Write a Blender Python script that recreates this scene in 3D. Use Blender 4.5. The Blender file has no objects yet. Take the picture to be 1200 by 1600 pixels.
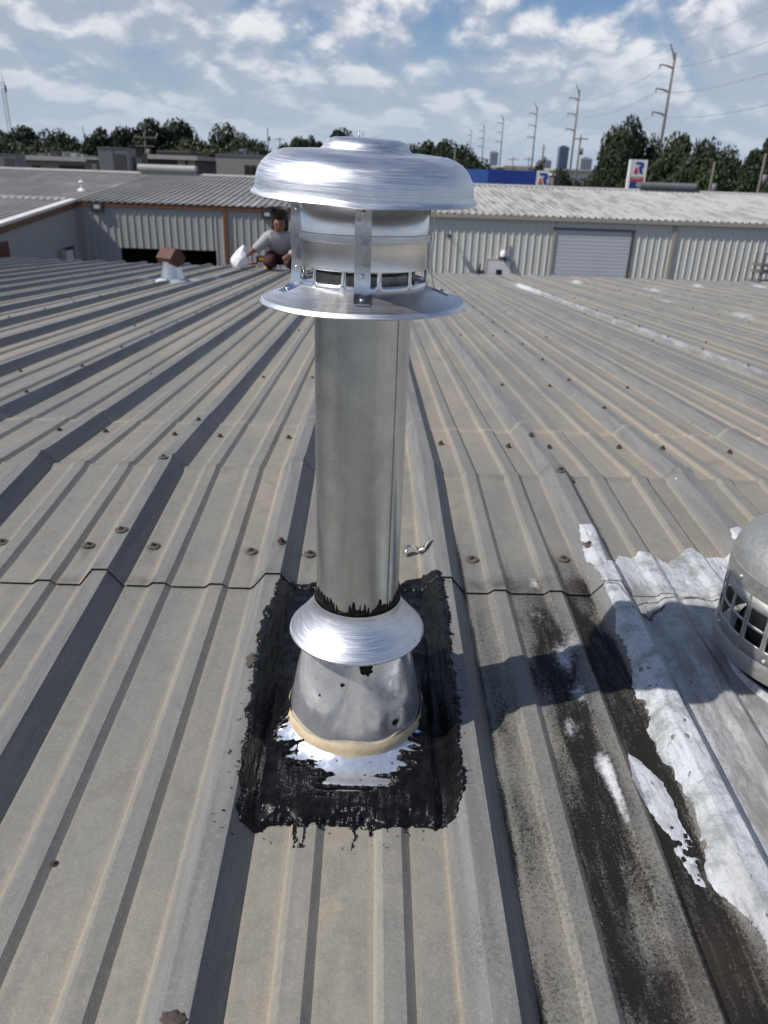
import bpy, bmesh, math, random
import numpy as np
from mathutils import Vector, Matrix
random.seed(7)
R = math.radians
sc = bpy.context.scene
COL = sc.collection

# ---------------------------------------------------------------- camera
FPX, PIT, ROLL, YAW = 1170.85, 0.42825, 0.03488, 0.02505
CAM = np.array([0.5082, -1.6528, 0.6582])
cp, sp = math.cos(PIT), math.sin(PIT)
_fw = np.array([math.sin(YAW)*cp, math.cos(YAW)*cp, -sp])
_rt = np.array([math.cos(YAW), -math.sin(YAW), 0.0]); _up = np.cross(_rt, _fw)
_r2 = _rt*math.cos(ROLL)+_up*math.sin(ROLL); _u2 = _up*math.cos(ROLL)-_rt*math.sin(ROLL)
cd = bpy.data.cameras.new('camera'); cam = bpy.data.objects.new('camera', cd); COL.objects.link(cam)
cd.sensor_fit = 'HORIZONTAL'; cd.sensor_width = 36.0; cd.lens = FPX/1200*36
cd.clip_start = 0.02; cd.clip_end = 9000
M = Matrix.Identity(4)
for i in range(3):
    M[i][0], M[i][1], M[i][2], M[i][3] = _r2[i], _u2[i], -_fw[i], CAM[i]
cam.matrix_world = M
cd.dof.use_dof = True; cd.dof.focus_distance = 0.86; cd.dof.aperture_fstop = 14.0
sc.camera = cam

# ---------------------------------------------------------------- world, sun, exposure
SUN_EL, SUN_AZ = R(48.0), R(16.7)            # light travels towards +X and a little +Y
SKY_S = 0.085
class G:
    """tiny helper around a node tree"""
    def __init__(s, tree): s.t = tree; s.l = tree.links
    def n(s, typ, ins=None, **kw):
        nd = s.t.nodes.new(typ)
        for k, v in kw.items(): setattr(nd, k, v)
        for k, v in (ins or {}).items():
            if isinstance(v, bpy.types.NodeSocket): s.l.new(v, nd.inputs[k])
            else: nd.inputs[k].default_value = v
        return nd
    def m(s, op, a, b=0.0, c=0.0, clamp=False):
        nd = s.n('ShaderNodeMath', {0: a, 1: b, 2: c}, operation=op); nd.use_clamp = clamp
        return nd.outputs[0]
    def ramp(s, x, lo, hi, a=0.0, b=1.0, smooth=True):
        nd = s.n('ShaderNodeMapRange', {'Value': x, 'From Min': lo, 'From Max': hi, 'To Min': a, 'To Max': b})
        nd.interpolation_type = 'SMOOTHSTEP' if smooth else 'LINEAR'
        return nd.outputs[0]
    def mix(s, f, a, b, mode='MIX'):
        nd = s.n('ShaderNodeMix', data_type='RGBA', blend_type=mode)
        for idx, v in ((0, f), (6, a), (7, b)):
            if isinstance(v, bpy.types.NodeSocket): s.l.new(v, nd.inputs[idx])
            else:
                nd.inputs[idx].default_value = (v if idx == 0 else (tuple(v)+(1.0,))[:4])
        return nd.outputs[2]
    def noise(s, vec, scale, detail=4, rough=0.55, dist=0.0):
        return s.n('ShaderNodeTexNoise', {'Vector': vec, 'Scale': scale, 'Detail': detail, 'Roughness': rough, 'Distortion': dist}).outputs[0]
    def vscale(s, vec, sx, sy, sz, loc=(0, 0, 0)):
        return s.n('ShaderNodeMapping', {'Vector': vec, 'Scale': (sx, sy, sz), 'Location': loc}).outputs[0]

W = bpy.data.worlds.new('World'); sc.world = W; W.use_nodes = True
wt = W.node_tree; wt.nodes.clear(); g = G(wt)
sky = g.n('ShaderNodeTexSky', sky_type='NISHITA', sun_disc=False)
sky.sun_elevation = SUN_EL; sky.sun_rotation = math.atan2(-math.cos(SUN_AZ), -math.sin(SUN_AZ)); sky.altitude = 20; sky.dust_density = 1.6; sky.air_density = 1.0
tc = g.n('ShaderNodeTexCoord'); sx = g.n('ShaderNodeSeparateXYZ', {0: tc.outputs['Generated']})
zen = g.m('MAXIMUM', sx.outputs[2], 0.0)
zz = g.m('ADD', zen, 0.17)
hl = g.m('SQRT', g.m('ADD', g.m('POWER', sx.outputs[0], 2.0), g.m('ADD', g.m('POWER', sx.outputs[1], 2.0), 0.0004)))
CLR, CLV, CLO = 2.5, 0.40, 7.1
def n2d(p_, sc_, det=0.0, rough=0.5):
    return g.n('ShaderNodeTexNoise', {'Vector': p_, 'Scale': sc_, 'Detail': det, 'Roughness': rough}).outputs[0]
def layer(oz):
    return g.n('ShaderNodeCombineXYZ', {0: g.m('MULTIPLY', g.m('DIVIDE', sx.outputs[0], hl), CLR), 1: g.m('MULTIPLY', g.m('DIVIDE', sx.outputs[1], hl), CLR), 2: g.m('ADD', g.m('DIVIDE', CLV, g.m('ADD', zz, oz)), CLO)}).outputs[0]
# cumulus: billowing octaves on a flat layer, bright rounded tops over grey bases
def field(p_):
    s_ = None
    for sc_, a_ in ((2.3, 0.95), (5.3, 0.55), (11.5, 0.28), (25.0, 0.13), (55.0, 0.07)):
        b_ = g.m('MULTIPLY', g.m('ABSOLUTE', g.m('SUBTRACT', n2d(p_, sc_), 0.5)), 2.0*a_)
        s_ = b_ if s_ is None else g.m('ADD', s_, b_)
    return s_
p0 = layer(0.0); p1 = layer(0.018)
f0 = field(p0); f1 = field(p1)
mac = n2d(p0, 0.9, 3.0)
dens = g.m('ADD', g.m('MULTIPLY', f0, 0.55), g.m('SUBTRACT', g.m('MULTIPLY', mac, 0.85), g.m('MULTIPLY', zen, 0.60)))
cover = g.ramp(dens, 0.32, 0.54)                                # seen from below the gaps open up
lit = g.ramp(g.m('SUBTRACT', f0, f1), -0.10, 0.30)              # less cloud above: a sunlit top
base = g.ramp(dens, 0.55, 0.80)
white = g.m('MULTIPLY', lit, g.m('SUBTRACT', 1.0, g.m('MULTIPLY', base, 0.35)))
ccol = g.mix(white, (0.400, 0.455, 0.560), (0.93, 0.93, 0.94))
k = 1.0/SKY_S
ccs = g.n('ShaderNodeVectorMath', {0: ccol, 1: (k, k, k)}, operation='MULTIPLY').outputs[0]
skyc = g.n('ShaderNodeVectorMath', {0: sky.outputs[0], 1: (0.84, 1.0, 1.26)}, operation='MULTIPLY').outputs[0]
c1 = g.mix(g.m('MULTIPLY', cover, 0.92), skyc, ccs)
hz = g.ramp(sx.outputs[2], 0.0, 0.19, 0.86, 0.0)
c2 = g.mix(hz, c1, (0.445*k, 0.53*k, 0.65*k))
bg = g.n('ShaderNodeBackground', {'Color': c2, 'Strength': SKY_S})
wo = g.n('ShaderNodeOutputWorld'); wt.links.new(bg.outputs[0], wo.inputs[0])

sd = bpy.data.lights.new('sun', 'SUN'); sun = bpy.data.objects.new('sun', sd); COL.objects.link(sun)
sd.energy = 5.0; sd.angle = R(0.53); sd.color = (1.0, 0.945, 0.865)
sdir = Vector((math.cos(SUN_AZ)*math.cos(SUN_EL), math.sin(SUN_AZ)*math.cos(SUN_EL), -math.sin(SUN_EL)))
sun.rotation_euler = sdir.to_track_quat('-Z', 'Y').to_euler(); sun.location = (-6, -3, 9)
sc.view_settings.view_transform = 'Standard'; sc.view_settings.look = 'None'
sc.view_settings.exposure = 0.0; sc.view_settings.gamma = 1.0; sc.view_settings.use_curve_mapping = False
sc.cycles.max_bounces = 8; sc.cycles.sample_clamp_indirect = 6.0

# ---------------------------------------------------------------- pixel -> ray (1200 x 1600 photograph)
def ray(x, y): return _fw+_r2*(x-600)/FPX-_u2*(y-800)/FPX
def at(x, y, Y):
    d = ray(x, y); return CAM+d*((Y-CAM[1])/d[1])
def atx(x, y, X):
    d = ray(x, y); return CAM+d*((X-CAM[0])/d[0])
SL = math.tan(0.0694)        # roof slope
P, RH = 0.305, 0.032         # rib spacing, rib height
YE = 9.5                     # eaves
LAPN, LAPF = -0.4876, 0.4278
def prof(x):
    x = np.asarray(x, float); u = np.mod(x, P)
    z = np.interp(u, [0, .026, .052, .078], [0, RH, RH, 0])
    for c in (0.1407, 0.2423):
        z = np.maximum(z, np.interp(np.abs(u-c), [0, .011, .021], [.0075, .0075, 0]))
    return z
def roof_h(x, y):
    y = np.asarray(y, float); z = prof(x)-np.abs(y)*SL
    return z+np.where((y > LAPN) & (y < LAPF), 0.004, 0.0)
def on_roof(px, py):
    d = ray(px, py); s = (0.10-CAM[2])/d[2] if d[2] < -0.12 else 0.6
    s = min(s, 0.6)
    t = s+np.linspace(0, 1, 6000)**2*16
    q = CAM[None]+d[None]*t[:, None]
    below = q[:, 2] <= roof_h(q[:, 0], q[:, 1])
    i = int(np.argmax(below)); return q[i]

# ---------------------------------------------------------------- numpy noise
def _hash(ix, iy, seed):
    h = (ix.astype(np.int64)*374761393+iy.astype(np.int64)*668265263+seed*982451653) & 0xffffffff
    h = ((h ^ (h >> 13))*1274126177) & 0xffffffff
    return ((h ^ (h >> 16)) & 0xffff)/65535.0
def vn(x, y, seed=0):
    x = np.asarray(x, float); y = np.asarray(y, float)
    ix = np.floor(x); iy = np.floor(y); fx = x-ix; fy = y-iy
    fx = fx*fx*(3-2*fx); fy = fy*fy*(3-2*fy); ix = ix.astype(int); iy = iy.astype(int)
    a = _hash(ix, iy, seed); b = _hash(ix+1, iy, seed); c = _hash(ix, iy+1, seed); d = _hash(ix+1, iy+1, seed)
    return a+(b-a)*fx+(c-a)*fy+(a-b-c+d)*fx*fy
def fbm(x, y, seed=0, o=4):
    s = 0; a = 0.5
    for i in range(o): s = s+a*vn(np.asarray(x)*2**i, np.asarray(y)*2**i, seed+i*17); a *= .5
    return s/(1-0.5**o)
def sdf(pts, x, y):
    """signed distance to polygon, inside positive"""
    pts = np.asarray(pts, float); d = np.full(x.shape, 1e9); ins = np.zeros(x.shape, bool)
    for i in range(len(pts)):
        a = pts[i]; b = pts[(i+1) % len(pts)]; e = b-a
        t = np.clip(((x-a[0])*e[0]+(y-a[1])*e[1])/(e@e+1e-12), 0, 1)
        d = np.minimum(d, (x-a[0]-t*e[0])**2+(y-a[1]-t*e[1])**2)
        cnd = (a[1] > y) != (b[1] > y)
        with np.errstate(divide='ignore', invalid='ignore'):
            xi = (b[0]-a[0])*(y-a[1])/(b[1]-a[1])+a[0]
        ins ^= cnd & (x < xi)
    d = np.sqrt(d); return np.where(ins, d, -d)

# ---------------------------------------------------------------- scene helpers
def tag(o, label=None, cat=None, group=None, kind=None):
    if label: o['label'] = label
    if cat: o['category'] = cat
    if group: o['group'] = group
    if kind: o['kind'] = kind
    return o
def empty(name, loc, rz=0.0, label=None, cat=None, group=None):
    o = bpy.data.objects.new(name, None); COL.objects.link(o); o.location = loc; o.rotation_euler = (0, 0, rz)
    o.empty_display_size = 0.1
    return tag(o, label, cat, group)
def link(name, me, mat, parent=None, world=True):
    """link a mesh; world=True: its coordinates are world coordinates, keep them under the parent"""
    o = bpy.data.objects.new(name, me); COL.objects.link(o)
    if mat is not None and not me.materials: me.materials.append(mat)
    if parent is not None:
        o.parent = parent
        if world: o.matrix_parent_inverse = pm(parent).inverted()
    return o
def pm(o):
    m = Matrix.LocRotScale(o.location, o.rotation_euler, o.scale)
    if o.parent is not None: m = pm(o.parent) @ o.matrix_parent_inverse @ m
    return m
def mesh(name, v, f, smooth=False, attrs=None):
    me = bpy.data.meshes.new(name)
    me.from_pydata(np.asarray(v).tolist() if not isinstance(v, list) else v, [], f if isinstance(f, list) else f.tolist())
    if smooth: me.polygons.foreach_set('use_smooth', [True]*len(me.polygons))
    for k, a in (attrs or {}).items():
        at_ = me.attributes.new(k, 'FLOAT', 'POINT'); at_.data.foreach_set('value', np.asarray(a, np.float32).ravel())
    me.update(); return me
def gridmesh(name, X, Y, Z, attrs=None, smooth=True):
    nr, nc = X.shape; v = np.stack([X, Y, Z], -1).reshape(-1, 3)
    i = np.arange(nr*nc).reshape(nr, nc)
    f = np.stack([i[:-1, :-1], i[:-1, 1:], i[1:, 1:], i[1:, :-1]], -1).reshape(-1, 4)
    return mesh(name, v, f, smooth, attrs)
class MB:
    def __init__(s): s.v = []; s.f = []
    def box(s, c, d, rz=0.0, M3=None):
        b = len(s.v); c = Vector(c); rot = M3 or Matrix.Rotation(rz, 3, 'Z')
        for z in (-.5, .5):
            for x, y in ((-.5, -.5), (.5, -.5), (.5, .5), (-.5, .5)):
                s.v.append(tuple(c+rot @ Vector((x*d[0], y*d[1], z*d[2]))))
        s.f += [[b+3, b+2, b+1, b], [b+4, b+5, b+6, b+7]]+[[b+i, b+(i+1) % 4, b+4+(i+1) % 4, b+4+i] for i in range(4)]
        return s
    def b2(s, lo, hi):
        return s.box([(a+b)/2 for a, b in zip(lo, hi)], [abs(b-a) for a, b in zip(lo, hi)])
    def lathe(s, pr, c=(0, 0, 0), n=48, cap=False, ang=None):
        b = len(s.v); k = len(pr); full = ang is None
        a0, a1 = (0, 2*math.pi) if full else ang
        m = n if full else n+1
        for j in range(m):
            a = a0+(a1-a0)*j/n; ca, sa = math.cos(a), math.sin(a)
            for r, z in pr: s.v.append((c[0]+r*ca, c[1]+r*sa, c[2]+z))
        for j in range(n):
            j2 = (j+1) % m
            for i in range(k-1): s.f.append([b+j*k+i, b+j2*k+i, b+j2*k+i+1, b+j*k+i+1])
        if cap:
            s.f.append([b+j*k+k-1 for j in range(m)]); s.f.append([b+j*k for j in range(m)][::-1])
        return s
    def tube(s, pts, rad, n=8, cap=True):
        b = len(s.v); pts = [Vector(p) for p in pts]; rad = rad if hasattr(rad, '__len__') else [rad]*len(pts)
        ref = Vector((0.31, 0.57, 0.76))
        for i, p in enumerate(pts):
            t = (pts[min(i+1, len(pts)-1)]-pts[max(i-1, 0)]).normalized()
            u = t.cross(ref).normalized(); w = t.cross(u)
            for j in range(n):
                a = 2*math.pi*j/n; s.v.append(tuple(p+(u*math.cos(a)+w*math.sin(a))*rad[i]))
        for i in range(len(pts)-1):
            for j in range(n): s.f.append([b+i*n+j, b+i*n+(j+1) % n, b+(i+1)*n+(j+1) % n, b+(i+1)*n+j])
        if cap: s.f.append([b+j for j in range(n)][::-1]); s.f.append([b+(len(pts)-1)*n+j for j in range(n)])
        return s
    def prism(s, poly, fn, t0, t1):
        """poly of 2-D points; fn(u, v, t) -> 3-D"""
        b = len(s.v); n = len(poly)
        for t in (t0, t1):
            for u, v in poly: s.v.append(tuple(fn(u, v, t)))
        s.f += [[b+i for i in range(n)][::-1], [b+n+i for i in range(n)]]+[[b+i, b+(i+1) % n, b+n+(i+1) % n, b+n+i] for i in range(n)]
        return s
    def me(s, name, smooth=False): 
        m = mesh(name, s.v, s.f, smooth)
        bm = bmesh.new(); bm.from_mesh(m); bmesh.ops.recalc_face_normals(bm, faces=bm.faces); bm.to_mesh(m); bm.free()
        return m
    def build(s, name, mat, parent=None, smooth=False, world=True, bevel=0.0, seg=2):
        o = link(name, s.me(name, smooth), mat, parent, world)
        if bevel: 
            md = o.modifiers.new('bevel', 'BEVEL'); md.width = bevel; md.segments = seg; md.limit_method = 'ANGLE'
        return o
def smooth_by_angle(o, ang=35):
    me = o.data; me.polygons.foreach_set('use_smooth', [True]*len(me.polygons))
    bm = bmesh.new(); bm.from_mesh(me)
    for e in bm.edges:
        if len(e.link_faces) == 2 and e.calc_face_angle(0) > R(ang): e.smooth = False
    bm.to_mesh(me); bm.free(); return o

# ---------------------------------------------------------------- materials
def newmat(name):
    m = bpy.data.materials.new(name); m.use_nodes = True; t = m.node_tree; t.nodes.clear(); q = G(t)
    q.o = q.n('ShaderNodeOutputMaterial'); q.b = q.n('ShaderNodeBsdfPrincipled'); t.links.new(q.b.outputs[0], q.o.inputs[0])
    q.P = q.n('ShaderNodeTexCoord').outputs['Object']
    return m, q
def setb(q, **kw):
    for k_, v in kw.items():
        k_ = k_.replace('_', ' ')
        if isinstance(v, bpy.types.NodeSocket): q.l.new(v, q.b.inputs[k_])
        else:
            if k_ == 'Base Color': v = (tuple(v)+(1.0,))[:4]
            q.b.inputs[k_].default_value = v
def bump(q, h, strength=0.3, dist=0.002):
    q.l.new(q.n('ShaderNodeBump', {'Height': h, 'Strength': strength, 'Distance': dist}).outputs[0], q.b.inputs['Normal'])
def plain(name, col, rough=0.6, metal=0.0, var=0.12, scale=3.0, bstr=0.0, bscale=60.0):
    m, q = newmat(name)
    n = q.noise(q.P, scale, 5, 0.6)
    c = q.mix(n, [x*(1-var*1.6) for x in col], [min(1, x*(1+var*1.6)) for x in col])
    setb(q, Base_Color=c, Roughness=q.ramp(n, 0.3, 0.7, max(0, rough-0.08), min(1, rough+0.08)), Metallic=metal)
    if bstr: bump(q, q.noise(q.P, bscale, 4), bstr, 0.003)
    return m

def mat_roof():
    m, q = newmat('weathered_galvalume')
    A = lambda n: q.n('ShaderNodeAttribute', attribute_name=n).outputs['Fac']
    rib, dust, stain_shade, wh, rust = A('rib'), A('dust'), A('stain_shade'), A('white'), A('rust')
    Ps = q.vscale(q.P, 1, 0.35, 1)
    nb = q.noise(Ps, 5.0, 5, 0.62); nm = q.noise(q.P, 38, 5, 0.65); nf = q.noise(q.P, 420, 3, 0.7)
    st = q.noise(q.vscale(q.P, 1, 0.06, 1), 55, 4, 0.6)
    pan = q.mix(q.ramp(nb, 0.35, 0.68), (0.205, 0.202, 0.178), (0.268, 0.241, 0.188))
    pan = q.mix(q.ramp(q.noise(q.vscale(q.P, 1, 0.5, 1), 1.7, 4, 0.6), 0.40, 0.65, 0.0, 0.6), pan, (0.172, 0.172, 0.166))
    pan = q.mix(q.ramp(nm, 0.38, 0.72, 0, 0.55), pan, (0.150, 0.148, 0.136))
    ribc = q.mix(q.ramp(st, 0.3, 0.7), (0.140, 0.140, 0.139), (0.198, 0.196, 0.190))
    c = q.mix(rib, pan, ribc)
    c = q.mix(q.m('MULTIPLY', dust, q.ramp(nm, 0.25, 0.65, 0.35, 1.0)), c, (0.40, 0.325, 0.235))
    blot = q.ramp(q.noise(q.P, 9, 3, 0.5, 0.5), 0.62, 0.78, 0, 0.35)
    c = q.mix(blot, c, (0.150, 0.118, 0.092))
    wet = q.ramp(q.noise(q.vscale(q.P, 1, 0.12, 1), 26, 4, 0.6), 0.52, 0.75, 0, 0.30)
    c = q.mix(wet, c, (0.115, 0.110, 0.102))
    c = q.mix(q.ramp(nf, 0.40, 0.70, 0.0, 0.34), c, (0.11, 0.108, 0.102))
    c = q.mix(q.ramp(q.noise(q.P, 170, 4, 0.7), 0.50, 0.70, 0.0, 0.26), c, (0.33, 0.315, 0.285))
    scr = q.noise(q.n('ShaderNodeMapping', {'Vector': q.P, 'Rotation': (0, 0, 0.5), 'Scale': (1, 0.03, 1)}).outputs[0], 120, 3, 0.6)
    c = q.mix(q.m('MULTIPLY', q.ramp(scr, 0.68, 0.74, 0, 0.4), q.ramp(nb, 0.5, 0.6)), c, (0.38, 0.37, 0.34))
    # rings and specks of dried grime
    v1 = q.n('ShaderNodeTexVoronoi', {'Vector': q.P, 'Scale': 210, 'Randomness': 1.0}).outputs['Distance']
    v2 = q.n('ShaderNodeTexVoronoi', {'Vector': q.P, 'Scale': 430, 'Randomness': 1.0}).outputs['Distance']
    ring = q.m('ADD', q.ramp(v1, 0.18, 0.42, 0, .6), q.m('ADD', q.ramp(v2, 0.15, 0.55, 0, .35), q.m('MULTIPLY', nm, 0.5)))
    fine = q.noise(q.P, 700, 3, 0.75)
    grain = q.m('ADD', q.m('MULTIPLY', q.m('SUBTRACT', 1.0, v2), 0.55), q.m('MULTIPLY', fine, 0.45))
    thr = q.m('SUBTRACT', 0.86, q.m('MULTIPLY', stain_shade, 0.55))
    gmask = q.ramp(q.m('SUBTRACT', grain, thr), -0.05, 0.07)
    drop = q.m('MULTIPLY', q.ramp(v1, 0.16, 0.30), q.ramp(v1, 0.48, 0.32))          # dried drop rings
    streak = q.noise(q.vscale(q.P, 1, 0.10, 1), 75, 5, 0.7)
    blo = q.noise(q.vscale(q.P, 1, 0.45, 1), 34, 5, 0.7, 0.4)
    sm = q.m('MULTIPLY', q.m('POWER', stain_shade, 1.35), q.m('MULTIPLY', q.ramp(streak, 0.25, 0.72, 0.55, 1.05), q.m('MAXIMUM', q.ramp(blo, 0.32, 0.62, 0.40, 1.05), q.ramp(stain_shade, 0.62, 0.92))))
    dark = q.m('ADD', q.m('MULTIPLY', sm, 0.80), q.m('MULTIPLY', q.ramp(stain_shade, 0.03, 0.30), q.m('ADD', q.m('MULTIPLY', gmask, 0.30), q.m('MULTIPLY', drop, 0.30))), clamp=True)
    dark = q.m('MINIMUM', dark, 0.97)
    c = q.mix(dark, c, (0.008, 0.008, 0.0085))
    c = q.mix(q.m('MULTIPLY', rust, q.ramp(nm, 0.3, 0.6, 0.3, 1)), c, (0.045, 0.033, 0.027))
    # droplets of white coating
    wn = q.m('ADD', q.m('MULTIPLY', q.noise(q.P, 120, 6, 0.75), 0.5), q.m('MULTIPLY', q.noise(q.vscale(q.P, 1, 0.25, 1), 16, 5, 0.7), 0.5))
    wm = q.ramp(q.m('ADD', wh, q.m('MULTIPLY', q.m('SUBTRACT', wn, 0.5), 1.7)), 0.36, 0.84)
    wm = q.m('MULTIPLY', wm, q.m('GREATER_THAN', wh, 0.03))
    c = q.mix(wm, c, (0.46, 0.475, 0.50))
    # stray specks, dark and white
    vs = q.n('ShaderNodeTexVoronoi', {'Vector': q.P, 'Scale': 17, 'Randomness': 1.0})
    rnd = q.n('ShaderNodeSeparateColor', {0: vs.outputs['Color']})
    dsz = q.m('MULTIPLY', q.m('POWER', rnd.outputs[0], 9.0), 0.085)
    sp_ = q.m('LESS_THAN', q.m('ADD', vs.outputs['Distance'], q.m('MULTIPLY', nm, 0.05)), dsz)
    c = q.mix(sp_, c, q.mix(q.m('GREATER_THAN', rnd.outputs[1], 0.55), (0.025, 0.024, 0.022), (0.7, 0.7, 0.68)))
    setb(q, Base_Color=c, Roughness=q.ramp(nb, 0.3, 0.7, 0.50, 0.66), Metallic=q.m('MULTIPLY', q.m('SUBTRACT', 1.0, dark), 0.10))
    q.l.new(q.m('MULTIPLY', q.m('SUBTRACT', 1.0, q.m('MULTIPLY', dark, 0.75)), 0.38), q.b.inputs['Specular IOR Level'])
    q.b.inputs['Specular IOR Level'].default_value = 0.38
    h = q.m('ADD', q.m('MULTIPLY', nm, 0.4), q.m('ADD', q.m('MULTIPLY', nf, 0.22), q.m('ADD', q.m('MULTIPLY', q.noise(Ps, 14, 3), 1.6), q.m('MULTIPLY', q.noise(q.vscale(q.P, 1, 0.5, 1), 5, 2), 4.0))))
    bump(q, h, 0.55, 0.0026)
    return m
def mat_metal(name, col, r0, r1, scale=40, spangle=0.0, streak=None, bstr=0.05, dirt=0.25, dirtcol=(0.25, 0.25, 0.25), metal=1.0):
    m, q = newmat(name)
    n = q.noise(q.P, scale, 5, 0.65); d = q.noise(q.P, 14, 6, 0.7, 0.4)
    c = q.mix(q.ramp(n, 0.3, 0.7), [x*0.88 for x in col], col)
    if spangle:
        vo = q.n('ShaderNodeTexVoronoi', {'Vector': q.P, 'Scale': 130.0}); sv = q.n('ShaderNodeSeparateColor', {0: vo.outputs['Color']}).outputs[0]
        c = q.mix(q.m('MULTIPLY', sv, spangle), c, [x*0.55 for x in col]); n = q.m('ADD', q.m('MULTIPLY', sv, 0.5), q.m('MULTIPLY', n, 0.5))
    c = q.mix(q.ramp(d, 0.52, 0.75, 0, dirt), c, dirtcol)
    h = n
    if streak:
        s_ = q.noise(q.vscale(q.P, *streak), 60, 4, 0.6); h = q.m('ADD', s_, q.m('MULTIPLY', n, 0.3))
        c = q.mix(q.ramp(s_, 0.45, 0.8, 0, 0.35), c, [x*0.6 for x in col])  # streaked colour; on the pipe it also stands in for vertical reflections
    setb(q, Base_Color=c, Metallic=metal, Roughness=q.ramp(h, 0.3, 0.75, r0, r1))
    bump(q, q.noise(q.P, scale, 4, 0.6) if spangle else h, bstr, 0.001)
    return m
def mat_spun():
    """spun aluminium: fine rings about the flue axis, scuffs"""
    m, q = newmat('spun_aluminium')
    s_ = q.n('ShaderNodeSeparateXYZ', {0: q.P})
    rr = q.m('SQRT', q.m('ADD', q.m('POWER', s_.outputs[0], 2.0), q.m('POWER', s_.outputs[1], 2.0)))
    ang = q.m('ARCTAN2', s_.outputs[1], s_.outputs[0])
    vv = q.n('ShaderNodeCombineXYZ', {0: q.m('MULTIPLY', rr, 10.0), 1: q.m('MULTIPLY', s_.outputs[2], 10.0), 2: q.m('MULTIPLY', ang, 0.022)}).outputs[0]
    ringn = q.noise(vv, 95, 4, 0.65)
    scr = q.noise(q.n('ShaderNodeCombineXYZ', {0: q.m('MULTIPLY', rr, 10.0), 1: q.m('MULTIPLY', s_.outputs[2], 10.0), 2: q.m('MULTIPLY', ang, 1.6)}).outputs[0], 14, 5, 0.75, 0.6)
    smear = q.noise(q.P, 30, 5, 0.7, 0.8)
    mask = q.m('MULTIPLY', q.ramp(scr, 0.60, 0.68), q.ramp(smear, 0.46, 0.62))
    c = q.mix(q.ramp(ringn, 0.35, 0.7), (0.60, 0.61, 0.64), (0.82, 0.83, 0.85))
    c = q.mix(q.ramp(smear, 0.4, 0.7, 0, 0.30), c, (0.50, 0.51, 0.54))
    c = q.mix(q.m('MULTIPLY', mask, 0.75), c, (0.09, 0.09, 0.10))
    rough = q.m('ADD', q.ramp(ringn, 0.3, 0.7, 0.34, 0.48), q.m('MULTIPLY', mask, 0.3))
    setb(q, Base_Color=c, Metallic=1.0, Roughness=rough)
    q.b.inputs['Anisotropic'].default_value = 0.2
    bump(q, q.m('ADD', ringn, q.m('MULTIPLY', smear, 0.5)), 0.24, 0.0008)
    return m
def mat_tar():
    m, q = newmat('roofing_tar')
    st = q.noise(q.vscale(q.P, 1, 0.09, 0.5), 190, 4, 0.6, 0.6)
    n = q.noise(q.P, 60, 5, 0.7); sp_ = q.noise(q.P, 520, 2, 0.5)
    c = q.mix(q.ramp(n, 0.35, 0.7), (0.0035, 0.0035, 0.0038), (0.009, 0.009, 0.010))
    setb(q, Base_Color=c, Roughness=q.ramp(n, 0.3, 0.7, 0.10, 0.30))
    q.b.inputs['Specular IOR Level'].default_value = 0.20
    bump(q, q.m('ADD', q.m('MULTIPLY', st, 0.9), q.m('MULTIPLY', n, 0.9)), 0.45, 0.004)
    return m
def mat_coat():
    m, q = newmat('white_roof_coating')
    n = q.noise(q.P, 24, 6, 0.7, 0.3); st = q.noise(q.vscale(q.P, 1, 0.22, 1), 70, 5, 0.65, 0.8); f = q.noise(q.P, 260, 3, 0.7)
    c = q.mix(q.m('MAXIMUM', q.ramp(n, 0.44, 0.66), q.ramp(st, 0.50, 0.70, 0, 0.8)), (0.455, 0.47, 0.50), (0.235, 0.255, 0.258))
    c = q.mix(q.ramp(f, 0.56, 0.75, 0, 0.6), c, (0.10, 0.10, 0.10))
    c = q.mix(q.m('MULTIPLY', q.ramp(q.noise(q.P, 75, 6, 0.75, 0.5), 0.60, 0.66), 0.75), c, (0.085, 0.085, 0.085))
    A = q.n('ShaderNodeAttribute', attribute_name='dirty').outputs['Fac']
    c = q.mix(q.m('MULTIPLY', A, q.ramp(st, 0.25, 0.6, 0.35, 0.95)), c, (0.185, 0.18, 0.172))
    crk = q.n('ShaderNodeAttribute', attribute_name='crack').outputs['Fac']
    c = q.mix(crk, c, (0.02, 0.02, 0.02))
    setb(q, Base_Color=c, Roughness=0.5)
    bump(q, q.m('ADD', q.m('MULTIPLY', st, 1.2), q.m('ADD', q.m('MULTIPLY', n, 0.5), q.m('MULTIPLY', f, 0.25))), 0.8, 0.003)
    return m
def mat_leaf(name, a, b):
    m, q = newmat(name)
    n = q.noise(q.n('ShaderNodeTexCoord').outputs['Object'], 0.55, 3); oi = q.n('ShaderNodeObjectInfo').outputs['Random']
    c = q.mix(q.ramp(q.m('ADD', n, q.m('MULTIPLY', oi, 0.25)), 0.4, 0.85), a, b)
    setb(q, Base_Color=c, Roughness=0.6); q.b.inputs['Specular IOR Level'].default_value = 0.25
    return m
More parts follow.
